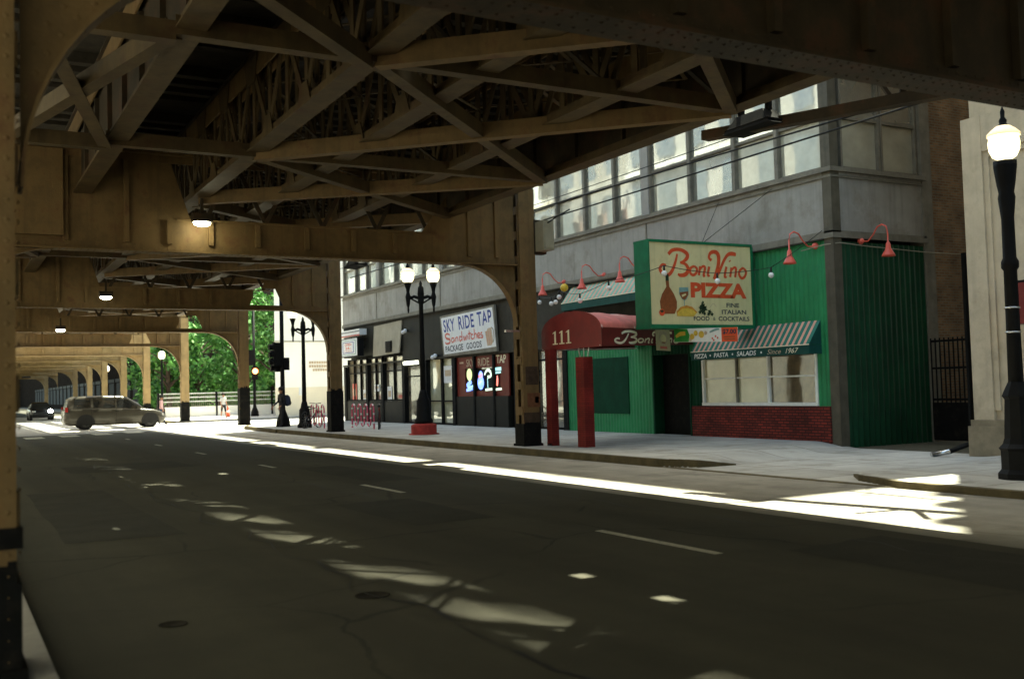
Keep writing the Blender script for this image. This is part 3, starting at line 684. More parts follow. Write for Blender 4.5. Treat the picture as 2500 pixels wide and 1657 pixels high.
def bracing(i):
    y0, y1 = BENT[i], BENT[i + 1]; z = ZB - .06
    t = thing('bay_bracing', (7.6, (y0 + y1) / 2, z), BLAB[i], 'bracing', 'bracing under the deck')
    n = 3; q = [y0 + .25 + (y1 - y0 - .5) * k / n for k in range(n + 1)]
    if y0 == 6.2: q = [6.5, 11.75, 17.35, 21.75]
    def bar(a, c, dz, m=STEELM, leg=.2):
        b = MB(); a = Vector((a[0], a[1], z + dz)); c = Vector((c[0], c[1], z + dz)); d_ = c - a
        near = 1 if d_.cross(Vector((0, 0, 1))).dot(Vector((-.3, -1, 0))) > 0 else -1
        b.beam(a, c, .19, .02, m); b.beam(a, c, .02, leg, m, off=(near * .085, leg / 2 + .011)); b.build('brace', t)
    for k in range(1, n): bar((2.3, q[k]), (10.5, q[k]), -.0)
    for k in range(n):
        bar((4.75, q[k]), (10.5, q[k + 1]), -.026); bar((10.5, q[k]), (4.75, q[k + 1]), -.052, STEEL, .24)  # one diagonal family keeps the lighter steel tone to look lit
    bar((4.6, q[1]), (.5, q[0] + 1.3), -.078)
    bar((2.3, q[1]), (.9, q[2]), -.026); bar((2.3, q[2]), (.9, q[1]), -.052); bar((.9, q[1]), (2.3, q[1]), -.07); bar((.9, q[2]), (2.3, q[2]), -.07)
    lacing(t, y0 + .3, y1 - .3, ZT - .45); lacing(t, y0 + .6, y1 - .2, ZB + .75)
    # sway frames between neighbouring long girders
    for k in range(1, n):
        for xa, xb in ((4.9, 6.2), (6.56, 8.32), (8.68, 10.5)):
            b = MB(); b.beam((xa, q[k] + .2, ZB + .2), (xb, q[k] + .2, ZT - .3), .02, .09, STEELD, up=(0, 1, 0)); b.beam((xb, q[k] + .23, ZB + .2), (xa, q[k] + .23, ZT - .3), .02, .09, STEELD, up=(0, 1, 0)); b.build('sway_brace', t)
for i in range(7): bracing(i)
# outrigger truss near the lamp at the top right
t = thing('outrigger_truss', (11.6, 10.6, 5.4), 'small outrigger truss with two struts in the gap at upper right', 'truss')
A, Bq = Vector((11.2, 13.2, 5.72)), Vector((12.45, 6.5, 5.3))
b = MB(); b.beam(A, Bq, .2, .16, STEELD); b.build('lower_bar', t)
A2 = Vector((10.75, 12.9, 6.1)); B2 = Vector((11.3, 6.5, 6.9))
b = MB()
for f0, f1 in ((.45, .5), (.58, .52)): b.beam(A.lerp(Bq, f1), A.lerp(Bq, f0) + Vector((-.35, 0, .9)), .09, .05, STEELD)
b.build('strut', t)
# deck: two tracks with added walkway between them, shaping road sun streaks
def slab(mb, x0, x1, y0, y1, z0, z1, holes, m):
    xs = sorted({x0, x1, *[min(max(h[k], x0), x1) for h in holes for k in (0, 1)]}); ys = sorted({y0, y1, *[min(max(h[k], y0), y1) for h in holes for k in (2, 3)]})
    for i in range(len(xs) - 1):
        for j in range(len(ys) - 1):
            cx, cyy = (xs[i] + xs[i + 1]) / 2, (ys[j] + ys[j + 1]) / 2
            if any(h[0] < cx < h[1] and h[2] < cyy < h[3] for h in holes): continue
            mb.poly([(xs[i], ys[j], z0), (xs[i], ys[j + 1], z0), (xs[i + 1], ys[j + 1], z0), (xs[i + 1], ys[j], z0)], m)
            mb.poly([(xs[i], ys[j], z1), (xs[i + 1], ys[j], z1), (xs[i + 1], ys[j + 1], z1), (xs[i], ys[j + 1], z1)], m)
    mb.box(x0 - .05, x0 - .001, y0, y1, z0 - .02, z1 + .02, m); mb.box(x1 + .001, x1 + .05, y0, y1, z0 - .02, z1 + .02, m)
def deck(x0, x1, label, holes, segs):
    t = thing('railway_deck', ((x0 + x1) / 2, 6.2, 7.6), label, 'railway deck', 'track decks overhead')
    b = MB()
    for y0, y1 in segs: slab(b, x0, x1, y0, y1, 7.56, 7.64, holes, TIMBER)
    for y0, y1 in segs:
        y = y0 + .1
        while y < y1 - .1:
            if not any(h[2] - .12 < y < h[3] + .12 for h in holes): b.box(x0, x1, y - .1, y + .1, 7.37, 7.558, TIMBER)
            y += .56
    b.build('tie_floor', t)
    b = MB()
    c = 3.6 if x0 < 0 else (x0 + x1) / 2
    for s in (-1, 1):
        for y0, y1 in segs: b.box(c + s * .72 - .035, c + s * .72 + .035, y0, y1, 7.642, 7.78, CHROME)
    b.build('rail', t)
H1 = [(5.12, 5.17, 17.5, 18.2), (5.17, 5.22, 20.9, 21.5), (5.13, 5.18, 23.8, 24.3), (4.2, 4.3, 15.1, 15.4)]
H2 = [(6.97, 7.14, 9.05, 9.25), (6.97, 7.13, 7.82, 8.1), (7.3, 7.46, 22.9, 23.3)]
deck(-1.8, 5.43, 'dark timber deck of the left track', H1, ((-20, 56.5), (84, 160)))  # left edge extended to cut skylight; gap over the crossing lets sun in
deck(6.21, 10.86, 'dark timber deck of the right track, over the lit windows side', H2, ((-20, 56.5), (84, 160)))
for y0, lb in ((20.2, 'small timber platform added to the outer deck edge above the canopy column to break the sun strip'), (33.2, 'small timber platform added to the outer deck edge near the tavern sign to break the sun strip')):
    b = MB(); b.box(10.915, 11.5, y0, y0 + 1.4, 7.4, 7.6, TIMBER); tag(b.build('strip_blocker'), lb, 'blocker', 'added timber blockers on the deck edge')  # added to cast the breaks in the sun strip
b = MB()
CEN = [6.75, 8.3, 10.2, 12.95, 15.2, 17.4, 21.9, 27., 31.5]
NL = 14
for li in range(NL):
    x0 = 5.45 + li * .05; x1 = x0 + .05; xm = (li + .5) / NL
    pv = -20.
    for ci, yc in enumerate(CEN):
        ln = (.55, .68, .72, .75, .75, .62, .9, .9, .8)[ci]
        c = yc - 1.9 * (x0 - 5.8) + .1 * math.sin(ci * 2.3 + li); a = c - ln; e = c + ln
        
        q = max(pv, -20)
        if li == 1:
            for h0, h1 in ((17.4, 18.2), (20.9, 21.3), (23.8, 24.2), (27.9, 28.3)):
                if q < h0 and h1 < a: b.box(x0, x1, q, h0, 7.5, 7.6, TIMBER); q = h1
        b.box(x0, x1, q, a, 7.5, 7.6, TIMBER); pv = e
        pk = (.4, .45, .48, .5, .5, .5, .5, .5, .45)[ci] * math.sin(PI * xm) ** .6 * (1.15 - .5 * xm)
        k = a
        while k < e - .02:
            f = (k - a) / (2 * ln); env = min(1, f / .2) * min(1, (1 - f) / .75)
            b.box(x0, x1, k, k + .04 * (1 - .112 - pk * env), 7.5, 7.52, TIMBER); k += .04
    b.box(x0, x1, pv, 160, 7.5, 7.6, TIMBER)
tag(b.build('sun_slats'), 'added walkway between the two track decks', 'slats')  # slats added to cut the sun into soft road streaks
# lit luminaires under the deck
def under_lamp(x, y, z, label):
    t = thing('street_luminaire', (x, y, z), label, 'luminaire', 'lit lamps hung under the tracks')
    b = MB(); b.box(x - .2, x + .2, y - .12, y + .12, z + .05, z + .22, STEELD); b.box(x - .03, x + .03, y - .03, y + .03, z + .22, z + .55, STEELD); b.build('housing', t)
    b = MB(); b.sphere((x, y, z + .03), .17, LUMI, 10, 6, (1.05, .7, .45)); b.build('lens', t)
under_lamp(4.73, 21.55, 5.16, 'lit lamp under the tracks, largest and nearest of three')
under_lamp(4.55, 34.5, 4.78, 'lit lamp under the tracks, middle one of three at left')
under_lamp(4.48, 48., 4.58, 'lit lamp under the tracks, smallest and lowest of three at left')
def flood(x, y, z, label):
    t = thing('unlit_floodlight', (x, y, z), label, 'floodlight', 'unlit hooded lamps at the deck edge')
    b = MB(); b.prism([(x - .2, y - .5, z), (x + .2, y - .5, z), (x + .2, y + .5, z), (x - .2, y + .5, z)], (0, 0, .03), BLACKP)
    b.mesh([(x - .22, y - .52, z - .04), (x + .22, y - .52, z - .04), (x + .22, y + .52, z - .04), (x - .22, y + .52, z - .04), (x - .12, y - .3, z + .22), (x + .12, y - .3, z + .22), (x + .12, y + .3, z + .22), (x - .12, y + .3, z + .22)],
           [(3, 2, 1, 0), (4, 5, 6, 7), (0, 1, 5, 4), (1, 2, 6, 5), (2, 3, 7, 6), (3, 0, 4, 7)], BLACKP); b.build('hood', t)
    b = MB(); b.box(x - .04, x + .04, y - .35, y - .27, z + .2, z + .6, BLACKP); b.box(x - .04, x + .04, y + .27, y + .35, z + .2, z + .6, BLACKP); b.beam((x, y - .4, z + .45), (x - .6, y, z + .5), .06, .06, BLACKP); b.build('bracket', t)
flood(11.3, 12.1, 5.62, 'black unlit floodlight hanging at the deck edge below the outrigger truss')
flood(11.3, 30.1, 5.52, 'small black unlit floodlight seen above the twin-globe lamp, in front of the far windows')

# ================================================================== office building over the shops
FX = 17.87; YN = 16.74; YF = 49.6; HB = 26.7
POSTM = mat('dark_olive_post', (.085, .075, .055), rough=.6, var=.25, scale=3, streak=.4)
t = thing('office_building', (FX, YN, 0), 'grey panelled building with bands of tall windows over the green and black shopfronts', 'building')
OB = t
b = MB()
b.box(FX + .02, 40, YN + .02, YF, 4.88, HB, SPAND) if False else None
FL = 3.95; z = 4.95
floors = []
while z < HB - 1:
    floors.append(z); z += FL
b.box(FX + .35, 40, YN + .35, YF, 4.9, HB - .03, TRIMD)
b.box(21.0, 40, YN + .1, YF, 0, HB - .02, BROWNB)
b.box(FX + .4, 40, YN + .4, YF, 0, 4.9, DARKG)
b.build('core_wall', t)
b = MB()
for z in floors: b.box(FX, FX + .34, YN, YF, z, z + 1.42, SPAND); b.box(FX + .345, 21.0, YN, YN + .34, z, z + 1.42, SPAND)
b.build('spandrel', t)
b = MB()
for z in floors:
    for zz, h, o in ((z + 1.42, .1, .09), (z + 1.29, .05, .04), (z - .12, .12, .06), (z + .0, .05, .03)):
        b.box(FX - o, FX - .001, YN - o, YF, zz, zz + h, TRIM); b.box(FX - .0005, 21.0 + .05, YN - o, YN - .001, zz, zz + h, TRIM)
    y = YN + 7.06
    while y < YF: b.box(FX - .02, FX - .001, y - .03, y + .03, z + .05, z + 1.28, TRIM); y += 7.05
b.build('ledge', t)
b = MB(); b.box(FX - .03, FX + .24, YN - .03, YN + .24, 0, HB, POSTM); b.box(20.95, 21.3, YN - .03, YN + .4, 0, HB, TRIM)
b.build('corner_post', t)
b = MB(); b.box(21.31, 40, YN - .0, YN + .099, 0, HB, BROWNB); b.build('brick_side_wall', t)
def win(parent, f, ya, yb, z0, z1, rail, g1, g2, axis='y', m=TRIM):
    """one window: frame, upper pane, lower pane; f = facade coordinate"""
    def bx(mb, a0, a1, d0, d1, z0, z1, m):
        if axis == 'y': mb.box(f + d0, f + d1, a0, a1, z0, z1, m)
        else: mb.box(a0, a1, f + d0, f + d1, z0, z1, m)
    b = MB(); w = .055
    bx(b, ya, ya + w, .05, .2, z0, z1, m); bx(b, yb - w, yb, .05, .2, z0, z1, m); bx(b, ya + w, yb - w, .06, .2, z0, z0 + w, m); bx(b, ya + w, yb - w, .06, .2, z1 - w, z1, m)
    bx(b, ya + w, yb - w, .07, .19, rail - .035, rail + .035, m); fr = b.build('window', parent)
    b = MB(); bx(b, ya + w, yb - w, .15, .155, z0 + w, rail - .035, g1); b.build('lower_pane', fr)
    b = MB(); bx(b, ya + w, yb - w, .12, .125, rail + .035, z1 - w, g2); b.build('upper_pane', fr)
    return fr
zw0, zw1 = floors[0] + 1.53, floors[1] - .13
y = YN + .42; nb = 0
bays = [17.0, 18.5, 20.05, 21.85, 23.65, 24.0, 25.45, 27.1, 28.8, 30.6, 30.95, 32.6, 34.3, 36, 37.65, 38, 39.7, 41.3, 42.8, 44.6, 44.95, 46.3, 47.8, 49.5]
pm = MB()
for a, c in zip(bays, bays[1:]):
    if c - a < .6: pm.box(FX + .0, FX + .345, a, c, zw0 - .005, zw1 + .005, SPAND); continue
    nb += 1
    win(t, FX, a + .02, c - .02, zw0, zw1, zw0 + 1.22, WGLASS2 if random.random() < (.45 if a > 23 else .8) else WGLASS, WGLASS)
    pm.box(FX + .03, FX + .05, c - .06, c + .06, zw0, zw1, TRIM)
for z in floors[1:]:
    pm.box(FX + .12, FX + .13, YN + .4, YF, z + 1.5, min(z + FL - .1, HB), WGLASS)
pm.build('mullion', t)
for a, c in ((18.3, 19.62), (19.66, 20.92)): win(t, YN, a, c, zw0, zw1, zw0 + 1.22, WGLASS2, WGLASS, 'x')
b = MB()
for z in floors[1:]: b.box(FX + .4, 20.9, YN + .12, YN + .13, z + 1.5, min(z + FL - .1, HB), WGLASS)
b.build('side_glazing', t)

# ------------------------------------------------ green restaurant front
t = thing('restaurant_shopfront', (FX, 22, .15), 'bright green corrugated restaurant front with red brick base at the alley corner', 'shopfront')
GR = t
def corrugated(mb, y0, y1, z0, z1, m, f=FX, pitch=.15, dep=.022, axis='y'):
    k = y0
    while k < y1 - 1e-4:
        e = min(k + pitch * .5, y1); e2 = min(k + pitch, y1)
        def q(a, c, da, db):
            if axis == 'y': mb.poly([(f + da, a, z0), (f + da, a, z1), (f + db, c, z1), (f + db, c, z0)], m)
            else: mb.poly([(a, f + da, z0), (a, f + da, z1), (c, f + db, z1), (c, f + db, z0)], m)
        q(k, e, -.0, -dep); q(e, e2, -dep, -.0) if e2 > e else None
        k += pitch
b = MB(); corrugated(b, 16.985, 22.0, 2.3, 4.8, GREEN); corrugated(b, 21.55, 22.0, .95, 2.3, GREEND); corrugated(b, 16.985, 17.35, .95, 2.3, GREEN)
corrugated(b, 23.7, 28.35, .15, 2.75, GREEN); corrugated(b, 22., 23.7, 2.4, 2.9, GREEND); b.box(FX - .005, FX + .3, 22, 28.35, 2.76, 4.85, DARKG)
b.box(FX + .015, FX + .34, 17.2, 22, 2.3, 4.8, GREEND); b.box(FX + .015, FX + .34, 23.7, 28.35, .15, 2.75, GREEND)
b.build('corrugated_cladding', t)
b = MB(); b.box(FX - .06, FX + .34, 16.985, 21.95, .1, .96, REDB); b.build('brick_base', t)
b = MB(); b.box(FX - .03, FX - .013, 24.9, 26.8, .72, 2.42, GREEND); b.build('boarded_window', t)
b = MB(); b.box(FX + .32, FX + .37, 22.02, 23.68, .15, 2.38, BLACKP); b.box(FX - .04, FX + .31, 22.0, 22.06, .15, 2.4, GREEND); b.box(FX - .04, FX + .31, 23.64, 23.7, .15, 2.4, GREEND)
for zz in (.3, 1.3): b.box(FX + .3, FX + .319, 22.2, 23.5, zz, zz + .85, BLACKP)
d = b.build('door', t)
b = MB(); b.box(FX + .24, FX + .299, 22.3, 22.34, 1.0, 1.25, PANEL); b.build('handle', d)
# service window with three lights
b = MB(); y0, y1, z0, z1 = 17.36, 21.5, 1.0, 2.3; m = WHITEP
for a, c in ((y0, y0 + .07), (y1 - .07, y1), (18.95, 19.02)): b.box(FX - .05, FX + .05, a, c, z0, z1, m)
b.box(FX - .045, FX + .05, 20.12, 20.18, z0, z1, TRIM)
b.box(FX - .07, FX + .05, y0 + .001, y1, z0 - .03, z0 + .05, m); b.box(FX - .04, FX + .05, y0 + .07, y1 - .07, z1 - .06, z1, m); b.box(FX - .04, FX + .05, y0 + .07, y1 - .07, 1.66, 1.7, m)
wf = b.build('window', t)
b = MB(); b.box(FX + .02, FX + .03, 20.18, y1 - .07, z0 + .05, z1 - .06, CGLASS); b.build('curtained_pane', wf)
b = MB(); b.box(FX + .02, FX + .03, 19.02, 20.12, z0 + .05, z1 - .06, CGLASS); b.build('middle_pane', wf)
b = MB(); b.box(FX + .02, FX + .03, y0 + .07, 18.95, z0 + .05, z1 - .06, BGLASS); b.build('clear_pane', wf)
# side wall on the alley
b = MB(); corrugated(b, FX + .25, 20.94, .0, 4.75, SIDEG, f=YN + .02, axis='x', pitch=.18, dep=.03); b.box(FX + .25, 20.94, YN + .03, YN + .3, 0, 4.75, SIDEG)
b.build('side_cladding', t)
b = MB(); b.box(FX - .1, FX - .001, 16.99, 49.5, 4.8, 4.83, TRIMD); b.box(FX - .08, FX - .0015, 22.0, 28.4, 4.86, 4.93, TRIM); b.build('cornice', t)
# conduit along the alley side
b = MB(); b.tube([(FX - .15, 17.6, 4.62), (FX - .12, 16.9, 4.68), (FX + .1, YN - .1, 4.7), (19, YN - .06, 4.66), (21, YN - .06, 4.6), (24, YN - .06, 4.6)], .011, PANEL)
tag(b.build('conduit'), 'thin white conduit running round the green corner', 'conduit')

# red canopy
t = thing('entrance_canopy', (15.4, 21.6, .15), 'dark red barrel canopy on two red posts over the restaurant entrance', 'canopy')
CA, CB = Vector((13.15, 19.35, 0)), Vector((13.15, 22.0, 0)); sh = Vector((4.65, 2.45, 0))
zb_, zs_, zt_ = 2.48, 2.62, 3.38
def cpt(u, s, z): p = CA.lerp(CB, u) + sh * s; return Vector((p.x, p.y, z))
prof = [(0, zb_)] + [(.5 - .5 * math.cos(a), 2.92 + .46 * math.sin(a)) for a in [PI * k / 20 for k in range(21)]] + [(1, zb_)]
# band on the near side, arched top, end panel
b = MB(); n = 16
top = prof[1:-1]
vs = []; fs = []
for i in range(n + 1):
    s = i / n
    for k, (u, z) in enumerate(top):
        sag = -.035 * math.sin(s * PI * 5) ** 2 * math.sin(PI * k / 20)
        q = cpt(u, s, z + sag + .06 * s); vs.append(q)
K = len(top)
for i in range(n):
    for k in range(K - 1): fs.append((i * K + k, i * K + k + 1, (i + 1) * K + k + 1, (i + 1) * K + k))
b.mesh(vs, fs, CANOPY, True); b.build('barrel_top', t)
b = MB()
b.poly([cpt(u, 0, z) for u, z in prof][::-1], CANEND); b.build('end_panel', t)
b = MB()
for u in (0, 1):
    b.prism([cpt(u, 0, zb_), cpt(u, 1, zb_ + .14), cpt(u, 1, 2.98), cpt(u, 0, 2.92)], (0, -.012 if u == 0 else .012, 0), CANSIDE)
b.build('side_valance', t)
b = MB()
for s in (0.01, .33, .66, .99):
    pts = [cpt(u, s, z - .03 + .06 * s) for u, z in top]; b.tube(pts, .015, WHITEP, 5)
for u in (0.02, .98): b.tube([cpt(u, 0, zb_ + .03), cpt(u, 1, zb_ + .17)], .018, WHITEP, 5)
b.build('hoop_frame', t)
def cpost(x, y, w, d, z1, rods):
    b = MB(); b.box(x - w, x + w, y - d, y + d, .15, z1, REDPOST); b.build('post', t)
    b = MB()
    if rods:
        for yy in (-.24, 0, .24): b.tube([(x, y + yy * .7, z1), (x, y + yy, zb_ + .1)], .014, WHITEP, 5)
        b.build('post_rod', t)
    else: b.box(x - .1, x + .1, y - .1, y + .1, .15, .2, WHITEP); b.build('post_foot', t)
cpost(13.1, 21.5, .1, .12, 2.5, False); cpost(13.25, 20.25, .13, .17, 2.27, True)
Fe = Face(cpt(1, 0, 3.38), cpt(0, 0, 3.38), cpt(1, 0, zb_), (-1, 0, 0))
b = MB()
for k in range(3):  # 111 in slab numerals
    u = .2 + k * .115
    Fe.poly(b, [(u + .035, .5), (u + .065, .48), (u + .065, .82), (u + .035, .82)], IVORY, .012); Fe.poly(b, [(u + .005, .82), (u + .095, .82), (u + .095, .85), (u + .005, .85)], IVORY, .0125)
    Fe.poly(b, [(u + .005, .54), (u + .036, .5), (u + .036, .535), (u + .01, .56)], IVORY, .013)
b.build('house_number', t)
nv = Vector((sh.y, -sh.x, 0)).normalized()
Fs = Face(cpt(0, 0, 2.92), cpt(0, 1, 3.04), cpt(0, 0, zb_), nv)
b = MB(); script_boni_vino(Fs, b, IVORY, .13, .82, .14, .92, 9., upto=99, d=.03, wt=1.45); b.build('script_lettering', t)
# poster and banner
def flat_board(name, F, th, m, label, cat, draw):
    b = MB(); n = F.n
    b.prism([F(0, 0, 0), F(0, 1, 0), F(1, 1, 0), F(1, 0, 0)], n * th, m)
    o0 = F.o.copy(); F.o = F.o + n * th
    draw(F, b); o = tag(b.build(name), label, cat); F.o = o0
    return o
p0 = cpt(0, .53, 2.98) + nv * .05; p1 = cpt(0, .69, 2.97) + nv * .05
Fp = Face(p0, p1, p0 + Vector((0.02, 0, -.55)), nv)
def dposter(F, b):
    F.disc(b, .5, .42, .3, TAN, .003, asp=.95); F.disc(b, .5, .45, .2, SIGNC, .006, asp=.95); F.poly(b, [(.2, .25), (.8, .25), (.7, .1), (.3, .1)], TAN, .008)
    F.poly(b, [(.25, .8), (.75, .8), (.75, .92), (.25, .92)], REDW, .003); F.poly(b, [(.35, .6), (.65, .6), (.6, .66), (.4, .66)], BROWNS, .009)
flat_board('menu_poster', Fp, .01, mat('poster_cream', (.55, .45, .28), var=.12, scale=9), 'small cream poster with red label hung on the canopy side', 'poster', dposter)
Fb = Face((15.5, 19.66, 2.9), (15.5, 17.4, 2.8), (15.5, 19.66, 2.58), (-1, -.25, 0))
def dbanner(F, b):
    F.poly(b, [(0, .02), (.22, .02), (.26, .5), (.24, .98), (0, .98)], mat('banner_green', (.03, .25, .04), var=.2, scale=9), .003)
    F.stroke(b, [(.03, .6, .2), (.1, .4, .3), (.19, .35, .3)], YEL, .006, 6)
    for u, v, r in ((.3, .6, .22), (.36, .35, .2), (.45, .45, .26), (.27, .8, .15), (.52, .35, .14)): F.disc(b, u, v, r, TAN if r < .2 else YEL, .006 + r * .01, 6)
    F.stroke(b, [(.58, .3, .12), (.68, .12, .16), (.73, .1, .1)], TEALS, .006, 6)
    for u, v in ((.62, .75), (.67, .6), (.7, .72), (.64, .88)): F.disc(b, u, v, .08, REDW, .006, 6)
    F.poly(b, [(.76, .0), (1, .0), (1, 1), (.76, 1)], RED, .004)
    F.text(b, '$7.00', .78, .98, .12, .5, NAVY, .008, bold=.03)
    for v in (.62, .78): F.poly(b, [(.8, v), (.96, v), (.96, v + .07), (.8, v + .07)], BROWNS, .008)
flat_board('food_banner', Fb, .01, WHITEP, 'white food banner with green left end and red price panel at right', 'banner', dbanner)

# striped awnings
def awning(name, y0, y1, zt, xo, zm, zb, label, textf=None, stripe_pale=AWP, base=AWG, pitch=.19):
    t = thing(name, (FX, (y0 + y1) / 2, zb), label, 'awning', 'striped awnings on the green front')
    b = MB(); k = y0
    i = 0
    while k < y1 - 1e-3:
        e = min(k + (pitch * .42 if i % 2 else pitch * .58), y1); m = stripe_pale if i % 2 else base
        b.poly([(FX - .03, k, zt), (FX - .03, e, zt), (xo, e, zm), (xo, k, zm)], m); k = e; i += 1
    for yy in (y0, y1): b.poly([(FX - .03, yy, zt), (xo, yy, zm), (FX - .03, yy, zm)], AWV)
    b.build('striped_slope', t)
    b = MB(); b.box(xo - .006, xo + .006, y0, y1, zb, zm - .012, AWV); b.box(xo - .014, xo + .01, y0, y1, zm - .012, zm + .01, IVORY)
    for yy in (y0, y1): b.box(xo + .007, FX - .03, yy - .004, yy + .004, zb, zm - .012, AWV)
    v = b.build('valance', t)
    if textf:
        F = Face((xo - .006, y1, zm - .02), (xo - .006, y0, zm - .02), (xo - .006, y1, zb), (-1, 0, 0)); b = MB(); textf(F, b); b.build('lettering', v)
    return t
def awtext(F, b):
    W = WHITEP
    F.text(b, 'PIZZA', .035, .155, .2, .8, W, bold=.02, shear=.15); F.text(b, 'PASTA', .22, .35, .2, .8, W, bold=.02, shear=.15); F.text(b, 'SALADS', .425, .59, .2, .8, W, bold=.02, shear=.15)
    for u in (.187, .388, .632): F.disc(b, u, .5, .13, W, .006, asp=20)
    F.text(b, 'Since', .68, .79, .2, .8, TAN, shear=.35); F.text(b, '1967', .825, .925, .2, .8, IVORY, shear=.35)
awning('window_awning', 17.2, 21.45, 2.96, 17.44, 2.4, 2.18, 'green and pink striped awning with lettered valance over the service window', awtext)
awning('upper_awning', 21.8, 27.85, 4.78, 17.42, 4.24, 4.0, 'upper pale green and pink striped awning above the red canopy', None, AWP, AWM, .23)

# projecting sign
t = thing('restaurant_sign', (16, 19.5, 3), 'large green box sign with cream face and red script projecting over the pavement', 'sign')
sx0, sx1, sy0, sy1, sz0, sz1 = 14.5, 17.64, 19.25, 19.78, 2.98, 4.93
b = MB(); b.box(sx0, sx1, sy0 + .012, sy1, sz0, sz1, SGREEN)
for a in ((sx0 - .03, sx1 + .03, sz1, sz1 + .06), (sx0 - .03, sx1 + .03, sz0 - .09, sz0)): b.box(a[0], a[1], sy0 - .04, sy1 + .03, a[2], a[3], SGREEN)
b.box(sx1, sx1 + .06, sy0 - .03, sy1, sz0, sz1, SGREEN); b.box(sx0 - .03, sx0, sy0 - .03, sy1 + .02, sz0, sz1, SGREEN)
b.box(sx1 + .06, FX, 19.4, 19.6, 3.2, 3.3, SGREEN); b.box(sx1 + .06, FX, 19.4, 19.6, 4.5, 4.6, SGREEN); b.build('sign_box', t)
b = MB(); b.box(sx0 + .002, sx1 - .002, sy0, sy0 + .01, sz0 + .002, sz1 - .002, SIGNC); b.build('sign_face', t)
F = Face((sx0, sy0, sz1), (sx1, sy0, sz1), (sx0, sy0, sz0), (0, -1, 0)); asp = 3.14 / 1.95
def cu(x, y):  # crop pixels of the painted design -> u, v on the face
    u = (x - 305) / 1765.; top = 105 + (x - 300) * .0578; bot = 1455 - .006 * (x - 315); return u, (y - top) / (bot - top)
b = MB(); script_boni_vino(F, b, RED, .115, .96, .045, .44, asp)
u0, v0 = cu(985, 740); u1, v1 = cu(1980, 1010)
F.text(b, 'PIZZA', .385, .945, .475, .665, RED, bold=.05)
F.text(b, 'FINE', .735, .865, .725, .78, NAVY, bold=.02); F.text(b, 'ITALIAN', .685, .935, .81, .865, NAVY, bold=.02)
F.text(b, 'FOOD', .405, .56, .895, .95, NAVY, bold=.02); F.text(b, '&', .595, .62, .905, .945, NAVY); F.text(b, 'COCKTAILS', .65, .965, .895, .95, NAVY, bold=.02)
b.build('lettering', t)
b = MB()
bot = [(565, 740), (620, 740), (625, 840), (700, 960), (745, 1080), (740, 1190), (700, 1280), (530, 1280), (470, 1190), (460, 1080), (500, 960), (575, 840)]
F.poly(b, [cu(*p) for p in bot][::-1], BROWNS, .005); F.poly(b, [cu(*p) for p in ((568, 640), (618, 640), (620, 745), (566, 745))][::-1], GRN, .007)
gl = [(790, 850), (945, 850), (950, 960), (910, 1040), (875, 1070), (830, 1040), (785, 960)]
F.poly(b, [cu(*p) for p in gl][::-1], TEALS, .006); F.poly(b, [cu(*p) for p in ((795, 930), (940, 915), (940, 970), (900, 1030), (870, 1055), (830, 1030), (795, 970))][::-1], BROWNS, .008)
F.stroke(b, [(*cu(868, 1060), .012), (*cu(868, 1150), .012)], TEALS, .007, asp)
F.stroke(b, [(*cu(830, 990), .03), (*cu(900, 960), .02)], SIGNC, .011, asp)
F.poly(b, [cu(*p) for p in ((730, 1240), (800, 1170), (900, 1140), (1000, 1165), (1085, 1250), (1020, 1320), (740, 1315))][::-1], mat('sign_rind', (.6, .25, .04), var=.2, scale=15), .009)
F.poly(b, [cu(*p) for p in ((745, 1260), (820, 1200), (920, 1185), (1010, 1215), (1070, 1265), (1015, 1318), (745, 1312))][::-1], YEL, .012)
F.disc(b, *cu(485, 1260), .042, RED, .013, asp); F.poly(b, [cu(*p) for p in ((450, 1230), (500, 1215), (520, 1245), (480, 1265))][::-1], GRN, .015)
for c in ((1180, 1150, .05), (1150, 1180, .04), (1215, 1190, .05), (1180, 1230, .045), (1130, 1250, .03), (1210, 1270, .03), (1300, 1240, .035), (1340, 1280, .03), (1280, 1280, .03), (1190, 1090, .022)):
    x, yy, r = c; q = cu(x, yy); F.poly(b, [(q[0] + r * (1 if k % 2 else .55) * math.cos(k * PI / 5 + x) / asp, q[1] + r * (1 if k % 2 else .55) * math.sin(k * PI / 5 + x)) for k in range(10)], GRN, .005 + r * .05)
F.stroke(b, [(*cu(1300, 1180), .006), (*cu(1370, 1110), .006), (*cu(1420, 1160), .006)], TAN, .006, asp)
b.build('painted_picture', t)
b = MB(); b.tube([(16.3, 19.5, 4.98), (17.85, 20.6, 6.3)], .008, WIREM, 4); b.tube([(16.3, 19.5, 4.98), (17.85, 18.6, 6.3)], .008, WIREM, 4); b.build('stay_wire', t)

# gooseneck lamps
def goose(ax, ay, az, label, dirn=(-1, 0), reach=.85):
    t = thing('gooseneck_lamp', (ax, ay, az), label, 'wall lamp', 'coral gooseneck lamps on the restaurant')
    dx, dy = dirn; b = MB()
    pr = [(0, 0), (.25, -.03), (.42, .1), (.55, .26), (.7, .3), (.82, .24), (.86, .08), (.86, -.15)]
    k = reach / .86
    pts = [(ax + dx * r * k, ay + dy * r * k, az + z) for r, z in pr]
    b.tube(pts, .018, CORAL, 6); b.build('arm', t)
    b = MB(); b.sphere((ax + dx * .02, ay + dy * .02, az), .08, CORAL, 10, 6); b.build('wall_plate', t)
    ex, ey, ez = pts[-1]
    b = MB(); b.lathe([(.035, .02), (.05, -.02), (.06, -.12), (.14, -.26), (.155, -.3), (.14, -.295), (.05, -.12)], CORAL, (ex, ey, ez), 14); b.build('shade', t)
